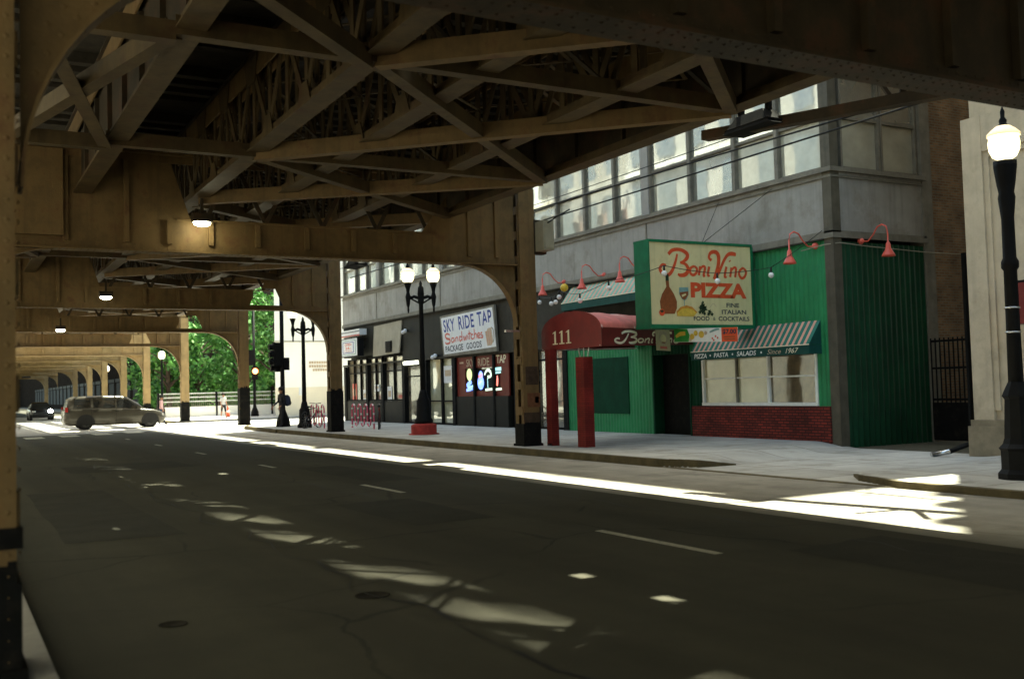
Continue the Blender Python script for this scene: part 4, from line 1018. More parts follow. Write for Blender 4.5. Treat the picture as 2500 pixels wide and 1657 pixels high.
goose(FX, 28.33, 5.0, 'coral gooseneck lamp furthest left on the green front, near the column'); goose(FX, 26.0, 4.98, 'coral gooseneck lamp over the middle of the upper awning')
goose(FX, 24.0, 4.98, 'coral gooseneck lamp beside the left edge of the large green box sign'); goose(FX - .02, 17.25, 4.7, 'coral gooseneck lamp between the box sign and the building corner')
goose(18.75, YN, 4.78, 'coral gooseneck lamp on the shaded alley wall', (-.0, -1), .8)
# string of bulbs
BP = [(17.75, 16.95, 4.95), (16.5, 17.34, 4.1), (15.3, 17.79, 3.98), (14.2, 18.3, 4.18), (14.2, 20.5, 4.06), (14.2, 21.8, 3.87), (14.6, 23.44, 4.12), (14.8, 23.95, 4.03), (15., 24.51, 4.04), (15.5, 25.99, 4.21), (17.8, 28.6, 4.7)]
t = thing('string_lights', (14.2, 20.5, 4.1), 'black cord of opal bulbs strung across the front of the box sign', 'string lights')
b = MB()
for a, c in zip(BP, BP[1:]):
    a, c = Vector(a) + Vector((0, 0, .06)), Vector(c) + Vector((0, 0, .06)); b.tube([a.lerp(c, f) - Vector((0, 0, .25 * f * (1 - f) * (a - c).length * .3)) for f in [k / 6 for k in range(7)]], .008, WIREM, 4)
b.build('cord', t)
for p in BP[1:-1]:
    b = MB(); b.lathe([(.02, .07), (.024, 0), (.024, -.05)], WIREM, p, 8); so_ = b.build('socket', t)
    b = MB(); b.sphere((p[0], p[1], p[2] - .115), .066, BULB, 12, 8); b.build('bulb', t)
b = MB(); b.sphere((17.3, 27.45, 4.72), .13, mat('amber_fixture', (.6, .4, .05), rough=.3), 12, 8); b.box(17.25, 17.85, 27.4, 27.5, 4.8, 4.84, IRON); tag(b.build('amber_wall_lamp'), 'small amber ball lamp beside the upper awning', 'wall lamp')

# ------------------------------------------------ tavern front
t = thing('tavern_shopfront', (FX, 40, .15), 'dark charcoal tavern and corner shop front left of the canopy column', 'shopfront')
TV = t
b = MB(); b.box(FX + .02, FX + .38, 36.9, 42.0, 2.95, 4.83, DPANEL); b.box(FX - .02, FX + .38, 28.4, 32.3, 2.9, 4.83, TRIMD); b.box(FX + .02, FX + .38, 32.3, 36.9, 2.84, 4.83, TRIMD); b.box(FX + .02, FX + .38, 42., 49.6, 3.3, 4.83, DPANEL)
b.box(FX - .04, FX + .02, 28.4, 49.6, 2.86, 2.94, TRIMD); b.build('fascia', t)
for y in (28.4, 30.5, 31.7, 36.75, 39.5, 41.85, 44.35, 46.3, 49.3): box_part('pilaster', t, FX - .06, FX + .3, y - .14, y + .14, .15, 2.85, BLACKP)
box_part('bulkhead', t, FX - .02, FX + .2, 32.35, 36.6, .15, 1.3, DPANEL)
for y0, y1 in ((41.99, 44.2), (44.5, 46.16), (46.44, 49.16)): box_part('bulkhead', t, FX - .02, FX + .2, y0, y1, .15, 1.14, DPANEL)
# red framed window wall
b = MB(); y0, y1, z0, z1 = 32.35, 36.6, 1.3, 2.83
b.box(FX + .04, FX + .1, y0, y1, 2.38, z1, TAVRED); b.box(FX + .04, FX + .1, y0, y1, z0, 1.5, TAVRED); b.box(FX + .04, FX + .1, y0, 33.0, 1.5, 2.38, TAVRED); b.box(FX + .04, FX + .1, 35.9, y1, 1.5, 2.38, TAVRED)
for y in (33.4, 35.0): b.box(FX - .05, FX + .1, y - .06, y + .06, .15, z1, BLACKP)
fw = b.build('window', t)
b = MB(); b.box(FX + .12, FX + .125, 33.0, 35.9, 1.5, 2.38, SGLASS); b.build('pane', fw)
F = Face((FX + .04, y1, 2.83), (FX + .04, y0, 2.83), (FX + .04, y1, 2.38), (-1, 0, 0))
b = MB(); F.text(b, 'SKY', .2, .35, .2, .85, TAN, bold=.01); F.text(b, 'RIDE', .43, .65, .2, .85, TAN, bold=.01); F.text(b, 'TAP', .78, .96, .05, .72, IVORY, bold=.02); F.poly(b, [(.06, .4), (.14, .4), (.14, .55), (.06, .55)], TAN); b.build('lettering', fw)
def neon(y, z, parts, label):
    o = MB()
    F = Face((FX + .06, y + .4, z + .45), (FX + .06, y - .4, z + .45), (FX + .06, y + .4, z - .45), (-1, 0, 0))
    for kind, m, pts in parts:
        for a in pts if kind == 'd' else (): F.disc(o, a[0], a[1], a[2], m, .02 + a[2] * .05, .9)
        if kind == 's': F.stroke(o, pts, m, .04, .9)
    o.box(FX + .07, FX + .09, y - .3, y + .3, z - .4, z + .42, IRON)
    return tag(o.build('neon_sign'), label, 'neon sign', 'neon signs in the tavern window')
neon(35.5, 1.94, [('d', NEOY, [(.5, .28, .26), (.5, .36, .2)]), ('s', NEOB, [(.2, .75, .16), (.5, .66, .2), (.75, .6, .12)]), ('s', NEOB, [(.15, .95, .12), (.5, .92, .14), (.85, .88, .1)]), ('s', NEOC, [(.3, .85, .1), (.9, .77, .1)])], 'yellow oval over blue swash neon sign, leftmost in the tavern window')
neon(34.55, 1.9, [('d', NEOB, [(.5, .3, .2), (.5, .6, .3)]), ('s', NEOR, [(.3, .35, .12), (.65, .28, .12)]), ('s', NEOW, [(.3, .65, .06), (.6, .52, .08)])], 'blue and red neon sign second from left in the tavern window')
neon(33.9, 1.92, [('s', NEOW, [(.1, .3, .1), (.35, .12, .12), (.65, .15, .14), (.75, .35, .12), (.4, .4, .12)]), ('s', NEOC, [(.4, .45, .06), (.42, .85, .06)]), ('s', NEOW, [(.15, .93, .1), (.85, .9, .1)])], 'white curling neon sign third from left in the tavern window')
neon(33.2, 1.92, [('s', NEOC, [(.1, .1, .14), (.9, .08, .14)]), ('s', NEOC, [(.15, .25, .08), (.85, .22, .08)]), ('s', NEOR, [(.5, .35, .08), (.5, .55, .16), (.45, .78, .14)]), ('s', NEOW, [(.1, .93, .1), (.9, .9, .1)])], 'cyan sign with red bottle, rightmost neon in the tavern window')
# doors and shop windows
def shopwin(y0, y1, z0, z1, panes, g, name='window', transom=None, m=BLACKP):
    b = MB(); w = .06
    b.box(FX + .02, FX + .14, y0, y0 + w, z0, z1, m); b.box(FX + .02, FX + .14, y1 - w, y1, z0, z1, m); b.box(FX + .02, FX + .14, y0 + w, y1 - w, z0, z0 + w, m); b.box(FX + .02, FX + .14, y0 + w, y1 - w, z1 - w, z1, m)
    for k in range(1, panes):
        y = y0 + (y1 - y0) * k / panes; b.box(FX + .02, FX + .14, y - .035, y + .035, z0 + w, z1 - w, m)
    if transom: b.box(FX + .03, FX + .13, y0 + w, y1 - w, transom - .03, transom + .03, m)
    f = b.build(name, t)
    for k in range(panes):
        a, c = y0 + (y1 - y0) * k / panes + .05, y0 + (y1 - y0) * (k + 1) / panes - .05
        b = MB(); b.box(FX + .1, FX + .105, a, c, z0 + w, z1 - w, g); b.build('pane', f)
    return f
shopwin(36.95, 38.0, .17, 2.9, 1, PGLASS, 'glazed_door', 1.12); shopwin(38.05, 39.35, .17, 2.9, 1, PGLASS, 'glazed_door', 1.12)
shopwin(39.65, 41.7, .17, 2.7, 1, SGLASS, 'dark_door', 2.2)
shopwin(42.0, 44.2, 1.15, 3.2, 2, SGLASS, transom=2.5); shopwin(44.5, 46.15, 1.15, 3.2, 2, SGLASS, transom=2.5); shopwin(46.45, 49.1, 1.15, 3.2, 3, SGLASS, transom=2.5)
shopwin(28.55, 30.35, .17, 2.9, 1, SGLASS, 'entrance_door', 2.5); shopwin(30.65, 31.55, .17, 2.9, 1, SGLASS, 'dark_door')
b = MB(); b.tube([(FX - .02, 28.9, 1.75), (FX - .09, 28.9, 1.7), (FX - .09, 28.9, 1.15), (FX - .09, 29.5, 1.05)], .025, CHROME); b.build('pull_handle', t)
# things seen in the shop windows
for y, z, wy, hz, m, lab in ((48.3, 1.5, .28, .5, REDW, 'faded red poster inside the corner shop window'), (46.9, 1.35, .2, .34, SIGNW, 'white card low in the corner shop window'), (43.75, 1.4, .25, .4, SIGNW, 'white notice in the shop window under the grey panel'), (42.5, 1.3, .3, .2, TAN, 'tan card low in the shop window, right pane'), (37.5, 2.2, .4, .35, SIGNW, 'white notice on the upper glazed door'), (45.3, 1.75, .3, .16, SIGNW, 'pale cap-shaped display in the narrow shop window')):
    b = MB(); b.box(FX + .07, FX + .09, y - wy, y + wy, z - hz, z + hz, m)
    b.box(FX + .065, FX + .069, y - wy * .7, y + wy * .7, z - hz * .2, z + hz * .5, TAN if m is not TAN else REDW); tag(b.build('window_poster'), lab, 'poster', 'cards in the shop windows')
b = MB(); b.box(FX - .1, FX + .02, 40.3, 41.7, 2.72, 2.86, TUBE); b.box(FX - .05, FX + .02, 40.25, 41.75, 2.87, 2.93, IRON); tag(b.build('door_light'), 'white strip light over the dark tavern door', 'light')
for y, z, lab in ((41.4, 4.2, 'tiny pair of floodlights high on the dark fascia'), (38.35, 2.98, 'tiny pair of floodlights over the glazed doors')):
    b = MB(); b.sphere((FX - .15, y - .12, z), .09, SIGNW, 8, 6); b.sphere((FX - .15, y + .14, z - .05), .09, SIGNW, 8, 6); b.box(FX - .12, FX + .02, y - .05, y + .05, z - .03, z + .06, IRON); tag(b.build('wall_floodlight'), lab, 'floodlight', 'small wall floodlights')
# leaning grey panel with a vent
b = MB(); b.prism([(FX - .12, 42.1, 3.28), (FX - .12, 45.25, 3.22), (FX - .02, 45.3, 4.66), (FX - .02, 41.95, 4.72)], (.05, 0, 0), PANEL); b.box(FX - .16, FX - .1, 42.95, 43.6, 3.35, 3.85, BLACKP)
for k in range(5): b.box(FX - .18, FX - .161, 43.0, 43.55, 3.39 + k * .09, 3.42 + k * .09, DPANEL)
tag(b.build('vent_panel'), 'grey panel with black fan vent over the shop windows', 'panel')
# tavern sign
t = thing('tavern_sign', (FX - .3, 35.4, 2.9), 'white rectangular sign with blue and red lettering and a beer mug', 'sign')
tl, tr, bl, br = Vector((FX - .14, 37.72, 4.56)), Vector((FX - .14, 33.05, 4.66)), Vector((FX - .14, 37.45, 2.92)), Vector((FX - .14, 32.9, 2.94))
b = MB(); b.prism([tl, bl, br, tr], (.1, 0, 0), TRIM); b.build('sign_box', t)
F = Face(tl, tr, bl, (-1, 0, 0)); 
b = MB(); F.poly(b, [(.025, .05), (.025, .955), (.975, .945), (.975, .05)], SIGNW, .004); b.build('sign_face', t)
b = MB(); F.text(b, 'SKY', .06, .28, .11, .42, BLUE, .008, bold=.018, spacing=1.08); F.text(b, 'RIDE', .355, .64, .1, .42, BLUE, .008, bold=.018, spacing=1.08); F.text(b, 'TAP', .7, .95, .09, .42, BLUE, .008, bold=.018, spacing=1.08)
F.text(b, 'PACKAGE', .06, .4, .76, .91, NAVY, .008, bold=.02); F.text(b, 'GOODS', .46, .735, .76, .91, NAVY, .008, bold=.015, spacing=1.06); b.build('block_lettering', t)
b = MB(); A4 = 4.7 / 1.7
ST = [[(.17, .5, .04), (.12, .46, .045), (.08, .5, .05), (.1, .57, .055), (.16, .61, .055), (.15, .69, .05), (.09, .7, .045), (.065, .66, .035)],
      [(.245, .59, .03), (.205, .59, .035), (.195, .66, .035), (.22, .69, .035), (.245, .62, .03), (.25, .69, .035)],
      [(.275, .58, .035), (.275, .69, .035)], [(.275, .62, .03), (.3, .58, .03), (.315, .61, .035), (.315, .69, .035)],
      [(.39, .6, .03), (.355, .58, .035), (.345, .65, .035), (.36, .69, .035), (.39, .65, .03)], [(.4, .46, .035), (.395, .69, .035)],
      [(.425, .58, .035), (.435, .69, .03), (.455, .6, .03), (.465, .69, .03), (.485, .57, .035)], [(.505, .58, .035), (.505, .68, .035)], [(.54, .48, .035), (.53, .69, .035)], [(.51, .55, .03), (.57, .55, .03)],
      [(.605, .59, .03), (.575, .58, .035), (.565, .65, .035), (.585, .69, .035), (.61, .67, .03)], [(.63, .46, .035), (.625, .69, .035)], [(.63, .61, .03), (.65, .57, .03), (.665, .61, .035), (.665, .69, .035)],
      [(.69, .64, .03), (.725, .62, .03), (.71, .57, .03), (.685, .6, .035), (.69, .68, .035), (.73, .68, .025)], [(.765, .58, .03), (.745, .58, .035), (.745, .63, .03), (.77, .65, .035), (.765, .69, .035), (.735, .69, .03)]]
for k, s_ in enumerate(ST): F.stroke(b, s_, REDW, .008 + k * .0002, A4)
b.build('script_lettering', t)
b = MB()
F.poly(b, [(.81, .52), (.925, .46), (.935, .82), (.9, .9), (.83, .9)], TAN, .006); F.disc(b, .83, .49, .08, SIGNW, .009, A4); F.disc(b, .87, .44, .075, SIGNW, .0095, A4); F.disc(b, .905, .44, .07, SIGNW, .01, A4)
F.stroke(b, [(.93, .5, .03), (.955, .56, .035), (.955, .75, .035), (.93, .84, .03)], PANEL, .011, A4)
for u in (.84, .87, .9): F.stroke(b, [(u, .56, .012), (u + .005, .86, .012)], REDW, .0115, A4)
b.build('painted_mug', t)
# 24 hour sign and the white strip above
t = thing('open_sign', (FX - .5, 47.4, 3.3), 'small white lightbox with red OPEN 24 lettering beside the far column', 'sign')
F = Face((17.3, 48.62, 4.2), (17.3, 46.05, 4.2), (17.3, 48.62, 3.3), (-1, 0, 0))
b = MB(); b.box(17.305, 17.6, 46.05, 48.62, 3.3, 4.2, IRON); b.box(17.6, FX, 46.6, 46.7, 3.7, 3.8, IRON); b.build('sign_box', t)
b = MB(); F.poly(b, [(.03, .04), (.03, .96), (.97, .96), (.97, .04)], SIGNW, .004)
for a, m, d in ((.1, TEALS, .006), (.14, SIGNW, .008), (.2, BLUE, .01), (.235, SIGNW, .012)): F.poly(b, [(a, a), (a, 1 - a), (1 - a, 1 - a), (1 - a, a)], m, d)
b.build('sign_face', t)
b = MB(); F.text(b, 'OPEN', .33, .68, .27, .42, REDW, .016, bold=.02); F.text(b, '24', .36, .56, .46, .6, REDW, .016, bold=.03); F.text(b, 'hrs', .58, .68, .5, .6, REDW, .016); F.text(b, '7 DAYS', .3, .7, .65, .74, REDW, .016); b.build('lettering', t)
b = MB(); b.box(17.5, FX, 46.3, 49.5, 4.33, 4.62, SIGNW); b.box(17.49, 17.4995, 46.3, 49.5, 4.3, 4.36, REDW); b.box(17.49, 17.4995, 46.3, 49.5, 4.5, 4.54, NAVY); tag(b.build('fascia_sign'), 'white strip sign with red lower edge above the OPEN 24 lightbox', 'sign')

# ================================================================== stone building on the right of the alley
t = thing('stone_building', (17.55, 13.05, 0), 'cream stone building with panelled pilaster at the right edge', 'building')
b = MB(); b.box(17.75, 40, -30, 12.98, 0, 7.59, STONE); b.box(17.6, 17.749, -30, 9.6, 0.6, 7.59, STONE); b.box(17.5, 40, -30, 13.5, 7.6, 29.5, STONE); b.build('wall', t)  # upper wall pushed forward, out of view, to set the alley shadow edge
b = MB()
b.box(17.56, 17.749, 12.62, 13.05, .62, 6.6, STONE); b.box(17.56, 17.749, 9.62, 10.0, .62, 6.6, STONE); b.box(17.57, 17.749, 10.0, 12.62, 5.9, 6.6, STONE)
b.box(17.64, 17.749, 10.0, 12.62, .62, 5.9, STONE)
for y0, y1, z0, z1 in ((12.5, 12.62, .9, 5.78), (10, 10.12, .9, 5.78), (10, 12.62, 5.78, 5.9)): b.box(17.6, 17.639, y0, y1, z0, z1, STONE)
b.build('pilaster', t)
b = MB(); b.box(17.45, 17.749, 9.5, 13.12, 0, .6, STONED); b.box(17.5, 17.749, 9.55, 13.09, .6, .72, STONED); b.build('plinth', t)
b = MB()
for z in (8.0, 11.4, 17.8, 21.0, 25.0): b.box(17.35, 17.499, -30, 13.52, z, z + .9, STONE); b.box(17.36, 17.8, 13.53, 13.74, z, z + .9, STONE)
b.build('belt_course', t)
b = MB()
for z in (8.2, 12.5, 16.8, 21.1):
    for y in (-2, 1, 4, 7): b.box(17.47, 17.499, y, y + 1.7, z, z + 2.4, WGLASS)
b.box(17.58, 17.599, 2, 9, .8, 4.5, SGLASS); b.build('glazing', t)
b = MB(); b.box(17.2, 17.55, 10.6, 11.9, 2.5, 3.25, mat('wall_sign_red', (.16, .02, .018), rough=.5, var=.15, scale=5)); b.box(17.25, 17.55, 10.6, 11.85, 3.252, 3.3, IRON)
tag(b.build('red_wall_sign'), 'small dark red sign at the right picture edge behind the lamp post', 'sign')
b = MB(); b.tube([(17.62, 13.16, 4.0), (17.62, 13.16, .45), (17.58, 13.2, .25), (17.3, 13.45, .1)], .05, IRON, 8); b.tube([(17.3, 13.45, .1), (16.95, 13.6, .05)], .05, CHROME, 8)
tag(b.build('downpipe'), 'black downpipe with a bright kicked-out foot at the alley corner', 'downpipe')
# alley gate
t = thing('alley_gate', (20.95, 15, 0), 'dark iron picket gate closing the alley in front of the brown brick', 'gate')
b = MB(); b.box(20.9, 20.96, 13.1, 16.66, .05, .95, BLACKP); b.build('kick_panel', t)
b = MB()
for k in range(29): b.box(20.915, 20.94, 13.14 + k * .125, 13.165 + k * .125, .95, 2.5, IRON)
for z in (1.0, 1.75, 2.4): b.box(20.91, 20.945, 13.1, 16.66, z, z + .05, IRON)
b.build('picket_panel', t)
# opposite side of the street: sunlit upper floors that the windows mirror
OPPW = mat('weathered_white_terracotta', (.5, .48, .44), var=.1, scale=1.5, streak=.3)
t = thing('opposite_building', (-6, 30, 0), 'white and red-brick building across the street, mirrored in the office windows', 'building')
b = MB(); b.box(-25, -6, -30, 57.9, 0, 24, OPPW); b.build('white_wall', t)
b = MB(); b.box(-25, -7, 57.95, 68, 14.01, 24, OPPW); b.box(-25, -6.3, 58, 68, 0, 14, mat('dull_brick', (.32, .2, .16), var=.2)); b.build('brick_wall', t)
b = MB(); b.box(-25, -6.1, 68.02, 120, 0, 22, CREAMW); b.build('pale_wall', t)
b = MB()
for z in (5.5, 9.2, 12.9, 16.6, 20.3):
    for k in range(44):
        y = -28 + k * 3.1
        if z > 17 and 56 < y < 70: continue
        b.box(-6.0, -5.94, y, y + 1.7, z, z + 2.2, SGLASS)
b.build('window_glazing', t)
b = MB()
for z in (4.6, 8.4, 12.1, 15.8, 19.5, 23.2): b.box(-5.99, -5.7, -30, 57.8, z, z + .35, CREAMW); b.box(-6.09, -5.8, 68.1, 120, z, z + .3, CREAM)
b.build('cornice', t)
# far end: dark block lining the street, cream building, grey block
t = thing('dark_brick_block', (18, 130, 0), 'dark brick block behind the far columns', 'building')
b = MB(); b.box(18, 40, 104, 300, 0, 16, DARKB); b.box(-3, 40, 300, 310, 0, 20, DARKB); b.build('wall', t)
b = MB()
for k in range(24): b.box(17.95, 17.999, 106 + k * 6, 110 + k * 6, .8, 3.4, DARKG); b.box(17.9, 17.999, 105.5 + k * 6, 110.5 + k * 6, 3.5, 3.9, DPANEL)
b.build('shop_window', t)
t = thing('cream_building', (19.05, 66, 0), 'cream stucco building corner with small tan lettering, behind the twin lamp', 'building')
b = MB(); b.prism([(19.05, 66, 2), (50, 66, 2), (50, 80, 2), (23.3, 80, 2)], (0, 0, 8.5), CREAMW); b.build('upper_wall', t)
b = MB(); b.prism([(19.03, 65.98, 0), (50, 65.98, 0), (50, 80, 0), (23.3, 80, 0)], (0, 0, 2.0), CREAM); b.build('lower_wall', t)
b = MB(); b.box(19.0, 50, 65.95, 66.0, 5.0, 5.06, PANEL); b.build('string_course', t)
b = MB()
for r, (n_, x0) in enumerate(((9, 21.35), (9, 21.35), (6, 21.6))):
    for k in range(n_): b.box(x0 + k * .17, x0 + k * .17 + .12, 65.96, 65.995, 3.55 - r * .25, 3.7 - r * .25, TAN)
b.build('wall_lettering', t)
b = MB(); b.box(20.6, 20.9, 65.93, 65.979, 1.45, 2.0, WHITEP); b.box(20.63, 20.87, 65.925, 65.9295, 1.5, 1.95, SIGNW); b.build('notice_plate', t)
t = thing('grey_tower', (30, 140, 0), 'distant grey tower glimpsed through the girder opening', 'building')
b = MB(); b.box(30, 40.5, 140, 160, 0, 60, PANEL); b.box(29.9, 40.6, 139.9, 140, 59, 60, TRIM); b.build('wall', t)
# park fence
t = thing('park_fence', (18.5, 76, .12), 'pale wall and railing in front of the trees', 'fence')
b = MB(); b.box(13.4, 30, 76, 76.25, .12, .85, CREAMW); b.build('low_wall', t)
b = MB()
for z in (1.2, 1.5, 1.78): b.box(13.4, 30, 76.09, 76.14, z, z + .06, WHITEP)
for k in range(120): b.box(13.45 + k * .138, 13.47 + k * .138, 76.1, 76.13, .85, 1.78, PANEL)
b.build('railing', t)
for k in range(9): box_part('post', t, 13.4 + k * 2.05, 13.52 + k * 2.05, 75.95, 76.2, .12, 1.9, IRON)
# trees
def tree(x, y, h, r, zc, label, seed, leaf):
    rnd = random.Random(seed); t = thing('park_tree', (x, y, .1), label, 'tree', 'trees in the park beyond the crossing')
    b = MB(); b.tube([(x, y, .1), (x + .1, y, 1.5), (x, y + .1, 3), (x + .15, y, h * .75)], [.28, .22, .19, .05], BARK, 8)
    for k in range(7):
        a = rnd.uniform(0, 2 * PI); z0 = rnd.uniform(2.2, h * .55); l = rnd.uniform(.5, .9) * r
        b.tube([(x, y, z0), (x + math.cos(a) * l * .5, y + math.sin(a) * l * .5, z0 + l * .45), (x + math.cos(a) * l, y + math.sin(a) * l, z0 + l * .7)], [.11, .07, .03], BARK, 5)
    b.build('trunk', t)
    b = MB(); cl = []
    for k in range(34):
        a = rnd.uniform(0, 2 * PI); q = rnd.uniform(.15, 1) ** .6 * r; zz = rnd.uniform(-1, 1)
        q *= math.sqrt(max(.1, 1 - zz * zz * .8)); cl.append((x + math.cos(a) * q, y + math.sin(a) * q, zc + zz * (h - zc), rnd.uniform(.5, 1.15)))
    for cx, cyy, cz, cr in cl:
        for k in range(110):
            v = Vector((rnd.gauss(0, 1), rnd.gauss(0, 1), rnd.gauss(0, .8))); v = v.normalized() * cr * rnd.random() ** .4
            p = Vector((cx, cyy, cz)) + v; s = rnd.uniform(.12, .27)
            a = Vector((rnd.gauss(0, 1), rnd.gauss(0, 1), rnd.gauss(0, 1))).normalized(); c = a.cross(Vector((rnd.gauss(0, 1), rnd.gauss(0, 1), rnd.gauss(0, 1)))).normalized()
            m = leaf[0] if rnd.random() < .6 else leaf[1]
            b.poly([p + a * s, p + c * s * .6, p - a * s, p - c * s * .6], m)
    b.build('crown', t)
for x, y, h, r, zc, lab, sd, lf in (
    (17.4, 82, 9, 3.0, 5.0, 'mid green tree seen through the brace arch left of the stickered column', 1, (LEAF1, LEAF2)),
    (20.6, 81, 10.5, 3.0, 5.6, 'pale green tree beside the left edge of the cream building', 2, (LEAF2, LEAF1)),
    (22.3, 78, 8.5, 2.6, 4.6, 'low bright tree touching the cream building corner', 8, (LEAF2, LEAF1)),
    (14.9, 80, 7.5, 2.0, 4.2, 'slim tree between the first two pale columns', 9, (LEAF1, LEAF3)),
    (23.8, 84, 9.5, 3.2, 5.2, 'mid green tree partly behind the cream building', 3, (LEAF1, LEAF3)),
    (18.8, 90, 11.5, 3.4, 6., 'taller darker tree behind the front row of park trees', 4, (LEAF1, LEAF3)),
    (15.6, 92, 8.5, 2.4, 5., 'dark green tree between the two pale columns at left', 5, (LEAF3, LEAF1)),
    (22.5, 94, 12, 3.4, 6.5, 'tallest tree at the back of the park', 6, (LEAF1, LEAF2)),
    (17.2, 99, 9, 2.6, 5, 'dark tree furthest left at the back of the park', 7, (LEAF3, LEAF1))):
    tree(x, y, h, r, zc, lab, sd, lf)
# ================================================================== lamp posts
def globe(mbp, x, y, z, s, t):
    b = MB(); prof = [(.11, 0), (.2, .06), (.255, .18), (.265, .3), (.24, .42)]
    b.lathe([(r * s, q * s) for r, q in prof], GLOBE, (x, y, z), 16); g = b.build('globe', t)
    b = MB(); b.lathe([(.275 * s, .42 * s), (.275 * s, .46 * s), (.2 * s, .54 * s), (.12 * s, .6 * s)], GLOBEW, (x, y, z), 16); b.build('globe_cap', t)
    b = MB(); b.lathe([(.12 * s, .6 * s), (.06 * s, .64 * s), (.07 * s, .7 * s), (.035 * s, .76 * s), (.04 * s, .86 * s), (.01 * s, .95 * s)], IRON, (x, y, z), 10); b.build('finial', t)
def twin_lamp(x, y, label, zb=.15, s=1., base=None, axis=(.94, -.33)):
    t = thing('twin_street_lamp', (x, y, zb), label, 'street lamp', 'black street lamps with opal globes')
    b = MB(); b.lathe([(.3, 0), (.3, .12), (.24, .2), (.22, .75), (.16, .85), (.13, 1.0), (.1, 1.1)], IRON, (x, y, zb), 16); b.build('base', t)
    b = MB(); b.lathe([(.1, 1.1), (.085, 2.6), (.075, 3.9), (.11, 3.95), (.11, 4.05), (.09, 4.1), (.12, 4.22), (.1, 4.45), (.05, 4.52), (.06, 4.58), (.01, 4.68)], IRON, (x, y, zb), 16, flute=.1); b.build('shaft', t)
    b = MB(); ax, ay = axis
    for q in (-1, 1):
        X = lambda r: (x + q * ax * r, y + q * ay * r)
        b.tube([(*X(.05), zb + 4.1), (*X(.22), zb + 4.16), (*X(.33), zb + 4.12), (*X(.42), zb + 4.2)], .055, IRON, 8)
        b.tube([(*X(.08), zb + 3.95), (*X(.25), zb + 4.05), (*X(.38), zb + 4.12)], .03, IRON, 6)
        b.lathe([(.02, 3.62), (.035, 3.72), (.03, 3.8), (.06, 3.9), (.075, 4.05), (.09, 4.15), (.07, 4.22), (.05, 4.3), (.07, 4.42), (.12, 4.56), (.125, 4.62)], IRON, (*X(.42), zb), 12)
    b.build('crossarm', t)
    for q in (-1, 1): globe(None, x + q * axis[0] * .42, y + q * axis[1] * .42, zb + 4.61, .8, t)
    return t
twin_lamp(13.73, 30.62, 'twin-globe black lamp post standing on a red round base, left of the tavern sign', .5)
b = MB(); b.lathe([(.5, 0), (.5, .03), (.42, .04), (.42, .3), (.4, .32), (.3, .36)], mat('red_masonry_ring', (.3, .03, .025), rough=.8, var=.3, scale=7), (13.73, 30.62, .15), 20); tag(b.build('lamp_plinth'), 'round red masonry plinth under the twin-globe lamp post', 'plinth')
twin_lamp(13.35, 42., 'smaller twin-globe black lamp post in front of the cream building', .15, axis=(.96, -.28))
# single globe lamp at right
x, y = 13.42, 9.27; zb = .08
t = thing('single_street_lamp', (x, y, zb), 'single-globe black lamp post at the right edge before the stone building', 'street lamp', 'black street lamps with opal globes')
b = MB(); b.lathe([(0.295, 0), (0.295, .1), (0.246, .16), (0.246, .42), (0.271, .46), (0.213, .52), (0.189, .6), (0.164, 1.15), (0.197, 1.2), (0.164, 1.28), (0.107, 1.4)], IRON, (x, y, zb), 8, smooth=False); b.build('base', t)
b = MB(); b.lathe([(0.107, 1.4), (0.098, 2.2), (0.094, 3.0), (0.123, 3.04), (0.123, 3.12), (0.094, 3.18), (0.090, 3.75), (0.123, 4.05), (0.107, 4.12), (0.131, 4.25), (0.164, 4.5), (0.164, 4.58)], IRON, (x, y, zb), 20, flute=.08); b.build('shaft', t)
b = MB()
for z in (2.1, 2.45): b.lathe([(.11, z), (.11, z + .02)], CHROME, (x, y, zb), 16)
b.build('strap', t)
globe(None, x, y, zb + 4.6, .82, t)
# far globes
for x, y, z, lab in ((13.4, 91.5, 4.35, 'far lit globe by the column above the minivan windscreen'), (13.4, 101.4, 4.1, 'far lit globe above the middle of the minivan'), (13.4, 114.2, 4.1, 'far lit globe above the rear of the minivan'), (13.4, 74.2, 4.25, 'bluish lit globe under the brace arch left of the trees')):
    t = thing('globe_lamp', (x, y, .12), lab, 'street lamp', 'far globe lamps along the right pavement'); b = MB(); b.lathe([(.22, 0), (.2, .6), (.09, .9), (.07, z - .2), (.1, z - .1)], IRON, (x, y, .12), 8); b.build('post', t); globe(None, x, y, z, .9, t)

# ================================================================== traffic signals
def signal_head(b, x, y, z, d, lens=None):
    dx, dy = d; b.box(x - .17, x + .17, y - .14, y + .14, z - .52, z + .52, IRON)
    for k in range(3):
        zz = z + .34 - k * .34; c = (x + dx * .15, y + dy * .15, zz)
        pts = []
        b.tube([(x + dx * .13, y + dy * .13, zz), (x + dx * .36, y + dy * .36, zz - .02)], .13, IRON, 10)
    return b
t = thing('traffic_signal', (13.2, 44.6, .15), 'black traffic signal pole with side-on heads left of the smaller twin lamp', 'traffic signal', 'traffic signals at the crossing')
b = MB(); b.lathe([(.32, 0), (.3, .25), (.2, .5), (.16, .6), (.11, .75), (.09, 3), (.085, 6.6)], IRON, (13.2, 44.6, .15), 12); b.build('pole', t)
b = MB(); signal_head(b, 12.97, 44.6, 3.35, (-1, 0)); b.build('signal_head', t)
b = MB(); signal_head(b, 13.1, 44.85, 3.1, (-1, 0)); b.box(13.25, 13.5, 44.5, 44.8, 2.65, 3.2, IRON); b.build('pedestrian_head', t)
b = MB(); b.box(13.2, 13.25, 40.5, 44.6, 4.95, 5.0, IRON) if False else b.box(13.0, 13.4, 44.5, 44.7, 1.2, 1.55, IRON); b.build('push_button_box', t)
